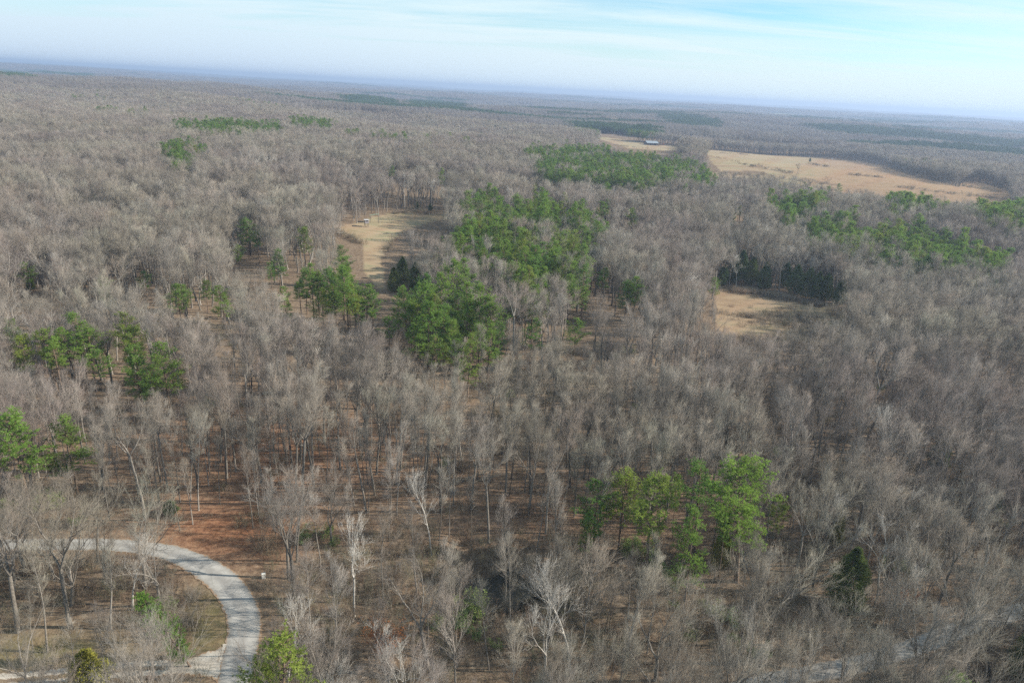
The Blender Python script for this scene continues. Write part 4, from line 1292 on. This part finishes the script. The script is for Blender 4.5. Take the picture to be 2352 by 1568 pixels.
# far ring: patches of woods, 36 m square each
def far_patch(seed, kind):
    r = np.random.default_rng(seed)
    a = Acc()
    S = []; tw = []; tri = []
    for gx_ in range(4):
        for gy_ in range(4):
            cx_ = (gx_ - 1.5) * 9 + r.normal() * 1.6; cy__ = (gy_ - 1.5) * 9 + r.normal() * 1.6
            H = r.uniform(14, 20); R = r.uniform(3.8, 5.2)
            c = np.array([cx_, cy__, 0])
            S.append((c, c + [0, 0, H * .8], .22, .08))
            n = 210
            p = r.normal(size=(n, 3)); p /= np.linalg.norm(p, axis=1, keepdims=True); p *= r.uniform(.35, 1, (n, 1)) ** .5
            p[:, 2] = p[:, 2] * H * .30 + H * .66
            p[:, :2] = p[:, :2] * R
            p += c
            if kind == 'bare':
                root = c + np.array([0, 0, H * .45])
                d = p - root; d /= np.linalg.norm(d, axis=1, keepdims=True)
                d = d + r.normal(size=d.shape) * .25
                for k in range(n):
                    tw.append((p[k] - d[k] * 1.3, p[k] + d[k] * .9, .075))
            else:
                t_ = leaf_tris(r, p, 1.15, 4)
                tri.append(t_)
    put(a, {3: S}, 0)
    if tw: put_tw(a, tw, 1)
    if tri: a.tris(np.concatenate(tri), 1)
    return a.mesh('far_patch', [M_BARK, M_TWIG_FAR if kind == 'bare' else M_NEEDLE_FAR])
FP = [far_patch(1000 + i, 'bare') for i in range(3)] + [far_patch(1010 + i, 'pine') for i in range(2)]
c_far = src_collection('far_woods_patch', FP)
pts, vi, ro, scv = [], [], [], []
for (sp_, r0__, r1__, scl_) in ((34, 1490, 3600, 1.0), (62, 3600, 8800, 1.85)):
    x, y = jgrid(sp_, r0__, r1__, rad(44), .35)
    z = hgt(x, y)
    P0, P1, _ = project(x, y, z + 8)
    bad = inpoly(P0, P1, FIELD_BIG) | inpoly(P0, P1, FIELD_BARN) | clear_mask(x, y, z, np.full(len(x), 16.0), np.full(len(x), 10.0))
    for P in [[(1480, 238), (1500, 238), (1512, 243), (1485, 245)], [(1750, 256), (1810, 260), (1845, 268), (1770, 266)], [(1690, 255), (1730, 257), (1720, 262)], [(2285, 284), (2350, 288), (2345, 294), (2290, 291)], [(2330, 341), (2360, 345), (2360, 352), (2330, 348)]]:
        bad |= inpoly(P0, P1, P)
    x, y, z, P0, P1 = (q_[~bad] for q_ in (x, y, z, P0, P1))
    pm = np.zeros(len(x), bool)
    for P in PINE_POLYS: pm |= inpoly(P0, P1, P)
    nn = wav(x * .4, y, 900, 8) + .6 * wav(x * .5, y, 420, 9)
    rightness = sstep(-.2, .5, np.arctan2(x, y))
    pm |= nn > (.62 - .38 * rightness)
    nv = rng.integers(0, 1000, len(x))
    for i in range(len(x)):
        pts.append((x[i], y[i], z[i] - .3))
        vi.append(3 + nv[i] % 2 if pm[i] else nv[i] % 3)
        ro.append((0, 0, rng.uniform(0, 6.28)))
        s = rng.uniform(.85, 1.15)
        scv.append((1.06 * scl_, 1.06 * scl_, s * (1 if scl_ < 1.2 else 1.15)))
instancer('far_woods', 'far woods fading to blue near the horizon', pts, c_far, vi, ro, scv)

# undergrowth
c_br = src_collection('undergrowth_clump', BRUSH + GBRUSH)
x, y = jgrid(2.3, 50, 235, rad(44))
z = hgt(x, y)
px, py, _ = project(x, y, z)
k = (seg_dist(x, y, road_w) > 4.4) & (np.hypot(x - POOL_C[0], y - POOL_C[1]) > POOL_R * .45) & (seg_dist(x, y, road2_w) > 4.0) & (seg_dist(x, y, drive_w) > 2.4) & ~inpoly(px, py, BEND_SLOPE) & ~inpoly(px, py, VERGE) & (py > 0)
dens = np.where(py > 1235, .78, .20) * np.where((px < 330) & (py > 1380), .35, 1.0)
dens = np.where((px > 1750) & (py > 1080), .6, dens)
dens = np.where(np.hypot(x - POOL_C[0], y - POOL_C[1]) < POOL_R * 1.5, .9, dens)
dens = np.where((px > 380) & (px < 480) & (py > 1300) & (py < 1470), .95, dens)
dens = np.clip(dens + wav(x, y, 22, 10) * .28, 0.03, 1)
k &= rng.uniform(size=len(x)) < dens
x, y, z, px, py = x[k], y[k], z[k], px[k], py[k]
n = len(x)
vv = rng.integers(0, 4, n)
gm = (wav(x, y, 30, 11) > .45) & (rng.uniform(size=n) < .28)
vv = np.where(gm, 4 + rng.integers(0, 2, n), vv)
s = rng.uniform(.55, 1.25, n)
instancer('undergrowth', 'tangled bare brush and saplings covering the forest floor', np.c_[x, y, z], c_br, vv, np.c_[np.zeros(n), np.zeros(n), rng.uniform(0, 6.28, n)], np.c_[s, s, s])

fp = []
for (line, n_, sp__) in (([(1640, 362), (1700, 376), (1760, 388), (1830, 400)], 70, 5), ([(1860, 377), (1905, 384)], 40, 4), ([(1950, 402), (2025, 408)], 50, 5), ([(2040, 388), (2120, 400), (2200, 425), (2290, 440)], 160, 14),
        ([(1640, 352), (1720, 356)], 25, 4), ([(2060, 430), (2200, 446), (2320, 460)], 90, 9), ([(1640, 398), (1760, 404), (1900, 426)], 120, 8), ([(1380, 326), (1460, 340), (1560, 346)], 60, 6),
        ([(770, 530), (800, 545), (825, 560)], 50, 3), ([(900, 490), (940, 488), (1000, 492)], 40, 3), ([(905, 552), (882, 585)], 16, 1.5), ([(1650, 665), (1760, 680), (1900, 705)], 120, 4), ([(1650, 780), (1780, 790), (1920, 760)], 160, 9), ([(1660, 720), (1800, 740), (1900, 730)], 160, 14)):
    w_ = G(line)
    for _ in range(n_):
        k_ = rng.integers(0, len(w_) - 1); f_ = rng.uniform()
        a_ = np.array(w_[k_]) * (1 - f_) + np.array(w_[k_ + 1]) * f_ + rng.normal(size=2) * sp__ * .5
        fp.append((a_[0], a_[1], float(hgt(*a_))))
n = len(fp); s = rng.uniform(.35, 1.0, n)
instancer('field_brush', 'low brown weeds and brush in patches on the open fields', fp, c_br, rng.integers(0, 4, n), np.c_[np.zeros(n), np.zeros(n), rng.uniform(0, 6.28, n)], np.c_[s * 1.3, s * 1.3, s])

# ------------------------------------------------------------------ single shrubs and the orange-leaved tree
def lone_shrub(name, px_, py_, mesh, sc, label, cat):
    g = ground_at(px_, py_)
    o = link(name, mesh); o.location = (g[0], g[1], float(hgt(*g)))
    o.scale = sc; o.rotation_euler = (0, 0, rng.uniform(0, 6.28))
    tag(o, label, cat)
    return o
GB = brush_mesh('shrub', 951, 3.2, 2.6, 16, green=1, leafy=9, twn=10)
lone_shrub('green_shrub', 1078, 1425, GB, (1.25, 1.25, 1.3), 'bright yellow-green shrub at the lower edge of the dark hollow', 'shrub')
lone_shrub('green_shrub', 1050, 1440, GB, (.9, .9, .8), 'lower green shrub just left of the bright yellow-green one', 'shrub')
lone_shrub('green_shrub', 105, 1170, GB, (1.3, 1.3, 1.0), 'green shrub in the woods above the left end of the road', 'shrub')
lone_shrub('green_shrub', 1455, 235 + 1040, GB, (.9, .9, .9), 'olive shrub beside the trunks of the near pines', 'shrub')
OB = brush_mesh('leafy_sapling', 961, 7.5, 2.2, 12, leafy=4, mat=M_BARK, twn=22)
for (a, b, s, lab) in ((885, 1505, 1.0, 'young tree still holding bright orange dry leaves, left of the hollow'), (1132, 1392, .55, 'small rusty-leaved sapling standing before the dark hollow'), (2085, 1395, .6, 'rusty-leaved sapling among grey trees right of the dark cedar')):
    g = ground_at(a, b)
    o = link('beech_sapling', OB); o.location = (g[0], g[1], float(hgt(*g))); o.scale = (s * .8, s * .8, s)
    tag(o, lab, 'sapling', 'saplings with orange leaves')
def tree_thing(name, v, x_, y_, sc, label, cat, tilt=0):
    r = empty(name, x_, y_, float(hgt(x_, y_)), 0)
    r.rotation_euler = (0, tilt, 0); r.scale = sc
    link('trunk', v.trunk, r); link('crown', v.crown, r)
    tag(r, label, cat)
g = ground_at(210, 1590)
tree_thing('yellow_cedar', YCEDAR, g[0], g[1], (1, 1, 1), 'yellow-green bushy cedar at the bottom edge beside the gravel track', 'cedar tree')
g = ground_at(1652, 1300); tree_thing('yellow_cedar', YCEDAR, g[0], g[1], (.6, .6, 1.1), 'yellowish cedar between the trunks of the near pines', 'cedar tree')
g = ground_at(1915, 1250); tree_thing('yellow_cedar', YCEDAR, g[0], g[1], (.5, .5, 1.0), 'thin yellowish cedar above the dark bushy cedar', 'cedar tree')
slant = pine_variant(760, H=13, base=.12, spread=2.3, r0_=.16, dens=1.0)
g = ground_at(437, 1530)
tree_thing('leaning_pine', slant, g[0], g[1], (1, 1, 1), 'small green pine leaning left inside the road bend', 'pine tree', rad(-24))

# ------------------------------------------------------------------ fallen logs, stones
def log_mesh(seed, L, r_):
    r = np.random.default_rng(seed)
    pts, _ = stem_path(r, (-L / 2, 0, r_), (1, 0, 0), L, 7, .05)
    pts = [p * [1, 1, .4] + [0, 0, r_ * .6] for p in pts]
    a = Acc()
    S = [(pts[i], pts[i + 1], r_ * (1 - .09 * i), r_ * (1 - .09 * (i + 1))) for i in range(7)]
    put(a, {8: S}, 0)
    B = []
    for k in range(5):
        p, d = at_path(pts, r.uniform(.4, .97)); e = p + rdir(r, d, r.uniform(.5, 1.0)) * [1, 1, .5] * r.uniform(.8, 2.2) + [0, 0, .5]
        B.append((p, e, r_ * .28, r_ * .1))
    put(a, {5: B}, 0)
    # end caps
    for p, rr, sgn in ((pts[0], r_, -1), (pts[-1], r_ * .37, 1)):
        th = np.arange(8) * np.pi / 4
        ring = np.stack([np.zeros(8), np.cos(th) * rr, np.sin(th) * rr], axis=1) + p
        T3 = np.stack([np.broadcast_to(p, (8, 3)), ring, np.roll(ring, -1, axis=0)], axis=1)
        a.tris(T3, 0)
    return a.mesh('fallen_log', [M_DEADWOOD])
LG = [log_mesh(1, 9, .32), log_mesh(2, 6, .2), log_mesh(3, 4, .14)]
LOGS = [(1092, 1098, 0, 25, 'thick pale fallen log on the leaf litter, right of the upright trunk'), (1112, 1104, 1, 18, 'thinner fallen log lying under the thick pale one'), (1042, 1092, 1, 60, 'broken pale log end left of the thick fallen log'),
        (1062, 1080, 2, -35, 'short splintered log on top of the brush heap'), (1080, 1062, 1, 40, 'pale upturned log above the brush heap'), (1030, 1068, 0, -60, 'dark fallen trunk at the back of the brush heap'), (1375, 1562, 0, 35, 'grey fallen trunk near the bottom edge'),
        (690, 1320, 2, -10, 'small pale log near the forked roadside tree')]
for (a, b, k_, ang, lab) in LOGS:
    g = ground_at(a, b)
    o = link('fallen_log', LG[k_]); o.location = (g[0], g[1], float(hgt(*g)) + .05); o.rotation_euler = (0, rad(-6), rad(ang))
    tag(o, lab, 'log', 'fallen logs on the forest floor')
heap = brush_mesh('brush_heap', 977, 2.6, 7.5, 40, twn=14)
g = ground_at(1062, 1072)
o = link('brush_heap', heap); o.location = (g[0], g[1], float(hgt(*g)))
tag(o, 'tangled dark heap of fallen branches around the logs', 'brush heap')

# ------------------------------------------------------------------ white box by the road
def white_box():
    g = ground_at(606, 1327)
    r = empty('utility_box', g[0], g[1], float(hgt(*g)), rad(20))
    a = Acc(); a.box(-.28, .28, -.2, .2, -.1, .85); link('body', a.mesh('body', [M_WHITE], False), r)
    a = Acc(); a.box(-.32, .32, -.24, .24, .852, .93)
    a.box(-.25, .25, -.17, .17, .932, .97); link('lid', a.mesh('lid', [M_WHITE], False), r)
    tag(r, 'small off-white box standing on the leaves just outside the road bend', 'utility box')
white_box()

# ------------------------------------------------------------------ deer blind
def blind():
    x_, y_ = BLIND_XY
    r = empty('deer_blind', x_, y_, float(hgt(x_, y_)), rad(28))
    def part(nm, mat, *boxes, parent=r):
        a = Acc()
        for b_ in boxes: a.box(*b_)
        return link(nm, a.mesh(nm, [mat], False), parent)
    for sx in (-.85, .85):
        for sy in (-.85, .85):
            part('leg', M_POST, (sx - .09, sx + .09, sy - .09, sy + .09, -.4, 2.0))
    part('platform', M_POST, (-1.1, 1.1, -1.1, 1.1, 2.0, 2.12))
    w = part('front_wall', M_BLINDWALL, (-1.0, 1.0, -1.0, -.92, 2.13, 2.95), (-1.0, 1.0, -1.0, -.92, 3.35, 3.75), (-1.0, -.6, -1.0, -.92, 2.95, 3.35), (.6, 1.0, -1.0, -.92, 2.95, 3.35))
    part('window', M_DARK, (-.6, .6, -.95, -.93, 2.95, 3.35), parent=w)
    part('side_wall', M_BLINDWALL, (-1.0, -.92, -.91, 1.0, 2.13, 3.75))
    part('side_wall', M_BLINDWALL, (.92, 1.0, -.91, 1.0, 2.13, 3.75))
    part('back_wall', M_BLINDWALL, (-.91, .91, .92, 1.0, 2.13, 3.75))
    a = Acc(); a.box(-1.35, 1.35, -1.4, 1.35, 3.76, 3.9)
    link('roof', a.mesh('roof', [M_TINROOF], False), r)
    for k in range(6):
        part('rung', M_POST, (-.3, .3, -1.25, -1.19, .3 + .32 * k, .35 + .32 * k))
    part('ladder_rail', M_POST, (-.36, -.3, -1.26, -1.18, -.1, 2.3)); part('ladder_rail', M_POST, (.3, .36, -1.26, -1.18, -.1, 2.3))
    tag(r, 'raised box blind with white roof at the left end of the tan clearing', 'deer blind')
    g = ground_at(850, 516)
    r2 = empty('canopy_frame', g[0] + 1.2, g[1] + 5.5, float(hgt(g[0], g[1] + 5.5)), rad(15))
    for sx in (-2.2, 2.2):
        for sy in (-1.3, 1.3):
            part('post', M_POST, (sx - .07, sx + .07, sy - .07, sy + .07, -.4, 4.7 if sx > 0 else 4.0), parent=r2)
    a = Acc()
    a.quads([[[-2.6, -1.6, 4.0], [2.6, -1.6, 4.85], [2.6, 1.6, 4.85], [-2.6, 1.6, 4.0]], [[-2.6, -1.6, 3.92], [-2.6, 1.6, 3.92], [2.6, 1.6, 4.77], [2.6, -1.6, 4.77]],
             [[-2.6, -1.6, 3.92], [2.6, -1.6, 4.77], [2.6, -1.6, 4.85], [-2.6, -1.6, 4.0]], [[2.6, 1.6, 4.77], [-2.6, 1.6, 3.92], [-2.6, 1.6, 4.0], [2.6, 1.6, 4.85]],
             [[-2.6, 1.6, 3.92], [-2.6, -1.6, 3.92], [-2.6, -1.6, 4.0], [-2.6, 1.6, 4.0]], [[2.6, -1.6, 4.77], [2.6, 1.6, 4.77], [2.6, 1.6, 4.85], [2.6, -1.6, 4.85]]])
    link('roof', a.mesh('roof', [M_OLIVE], False), r2)
    tag(r2, 'open canopy with tilted olive sheet roof on posts behind the box blind', 'canopy')
blind()

# ------------------------------------------------------------------ barn on the large field
def barn():
    x_, y_ = BARN_XY
    z0 = float(min(hgt(x_ + a, y_ + b) for a in (-12, 12) for b in (-8, 8)))
    r = empty('barn', x_ - 3, y_ + 6, float(hgt(x_, y_)), rad(14))
    def part(nm, mat, *boxes, parent=r):
        a = Acc()
        for b_ in boxes: a.box(*b_)
        return link(nm, a.mesh(nm, [mat], False), parent)
    def slab(nm, mat, p, th=.18, parent=r):
        p = np.array(p, float); q_ = p - [0, 0, th]
        a = Acc()
        a.quads([p, q_[::-1]] + [[p[i], q_[i], q_[(i + 1) % 4], p[(i + 1) % 4]] for i in range(4)])
        return link(nm, a.mesh(nm, [mat], False), parent)
    W2, D2 = 10, 8
    w = part('front_wall', M_BARNWALL, (-W2, -6, -D2, -D2 + .2, -1.5, 4), (-2.5, 2, -D2, -D2 + .2, -1.5, 4), (6, W2, -D2, -D2 + .2, -1.5, 4), (-6, -2.5, -D2, -D2 + .2, 3.2, 4), (2, 6, -D2, -D2 + .2, 3.2, 4))
    part('doorway', M_DARK, (-6, -2.5, -D2 + .3, -D2 + .4, -1.4, 3.2), parent=w); part('doorway', M_DARK, (2, 6, -D2 + .3, -D2 + .4, -1.4, 3.2), parent=w)
    part('back_wall', M_BARNWALL, (-W2, W2, D2 - .2, D2, -1.5, 4))
    part('side_wall', M_BARNWALL, (-W2, -W2 + .2, -D2 + .21, D2 - .21, -1.5, 4)); 
    e = part('side_wall', M_BARNWALL, (W2 - .2, W2, -D2 + .21, D2 - .21, -1.5, 4))
    for sx in (-1, 1):
        a = Acc()
        T3 = np.array([[[sx * (W2 - .1), -D2, 4.01], [sx * (W2 - .1), D2, 4.01], [sx * (W2 - .1), 0, 6.7]]], float)
        a.tris(T3); a.tris(T3 - [sx * .15, 0, 0]); link('gable', a.mesh('gable', [M_BARNWALL], False), r)
    slab('roof', M_METALROOF, [(-W2 - 1, -D2 - 1.2, 3.85), (W2 + 1, -D2 - 1.2, 3.85), (W2 + 1, 0, 7.0), (-W2 - 1, 0, 7.0)])
    slab('roof', M_METALROOF, [(-W2 - 1, 0.02, 7.0), (W2 + 1, 0.02, 7.0), (W2 + 1, D2 + 1.2, 3.85), (-W2 - 1, D2 + 1.2, 3.85)])
    slab('lean_to_roof', M_METALROOF, [(W2 + 1.1, -D2, 3.9), (W2 + 9, -D2, 2.5), (W2 + 9, D2 - 3, 2.5), (W2 + 1.1, D2 - 3, 3.9)])
    for yy in (-D2 + .4, -1.5, D2 - 3.6):
        part('lean_to_post', M_POST, (W2 + 8.4, W2 + 8.7, yy, yy + .3, -1.5, 2.4))
    tag(r, 'dark barn with pale metal roof on the crest of the large field', 'barn')
    g = ground_at(1523, 334)
    th = np.linspace(0, 2 * np.pi, 14, endpoint=False)
    for i, (ox, oy, rz_, lab) in enumerate(((1, 4, 20, 'rusty hay bale right of the barn, farther from its wall'), (-2.6, 5, 70, 'rusty hay bale right of the barn, nearer its lean-to'))):
        a = Acc()
        for k_ in range(14):
            a0, a1 = th[k_], th[(k_ + 1) % 14]
            R_ = 1.15
            a.quads([[[-.8, R_ * math.cos(a0), R_ + R_ * math.sin(a0)], [-.8, R_ * math.cos(a1), R_ + R_ * math.sin(a1)], [.8, R_ * math.cos(a1), R_ + R_ * math.sin(a1)], [.8, R_ * math.cos(a0), R_ + R_ * math.sin(a0)]]])
            for sx in (-.8, .8):
                a.tris(np.array([[[sx * 1.05, 0, R_], [sx, R_ * math.cos(a0), R_ + R_ * math.sin(a0)], [sx, R_ * math.cos(a1), R_ + R_ * math.sin(a1)]]]))
        o = link('hay_bale', a.mesh('hay_bale', [M_HAY], True)); o.location = (g[0] + ox, g[1] + oy, float(hgt(g[0] + ox, g[1] + oy)) - .1); o.rotation_euler = (0, 0, rad(rz_)); o.scale = (1.6, 1.6, 1.6)
        tag(o, lab, 'hay bale', 'hay bales beside the barn')
barn()
def trough():
    g = ground_at(1912, 366)
    r = empty('water_tank', g[0], g[1], float(hgt(*g)), .4)
    a = Acc(); th = np.linspace(0, 2 * np.pi, 12, endpoint=False)
    a.tubes([(0, 0, -.2)], [(0, 0, 1.6)], [1.1], [1.1], 12); link('body', a.mesh('body', [M_WHITE]), r)
    a = Acc(); a.tubes([(0, 0, 1.6)], [(0, 0, 2.0)], [1.1], [.3], 12); a.tubes([(0, 0, 2.0)], [(0, 0, 2.15)], [.3], [.02], 12); link('lid', a.mesh('lid', [M_WHITE]), r)
    tag(r, 'small white tank far off on the ridge of the large field', 'tank')
trough()

# ------------------------------------------------------------------ haze: one closed box of even air
def haze():
    m = bpy.data.materials.new('haze_air'); m.use_nodes = True
    t = m.node_tree; t.nodes.clear()
    o_ = t.nodes.new('ShaderNodeOutputMaterial'); v = t.nodes.new('ShaderNodeVolumePrincipled')
    v.inputs['Color'].default_value = (.46, .60, .86, 1)
    v.inputs['Density'].default_value = 1.75e-4
    v.inputs['Anisotropy'].default_value = .25
    t.links.new(v.outputs[0], o_.inputs['Volume'])
    a = Acc(); s = 16800
    zt = max(CAM_H + 6, float(gz.max()) + 22)
    a.box(-s, s, -s, s, float(gz.min()) - 1, zt)
    tag(link('haze', a.mesh('haze', [m], False)), 'pale blue haze filling the valley air', None, None, 'stuff')
    m.volume_intersection_method if False else None
    print('haze top', zt, 'ground min', float(gz.min()), 'max', float(gz.max()))
haze()
print('trees', len(TREES), 'bare in frame', len(bare), 'pines in frame', len(pine), 'tris', sum(len(v.joined.loops) for v in ALLV) // 3)
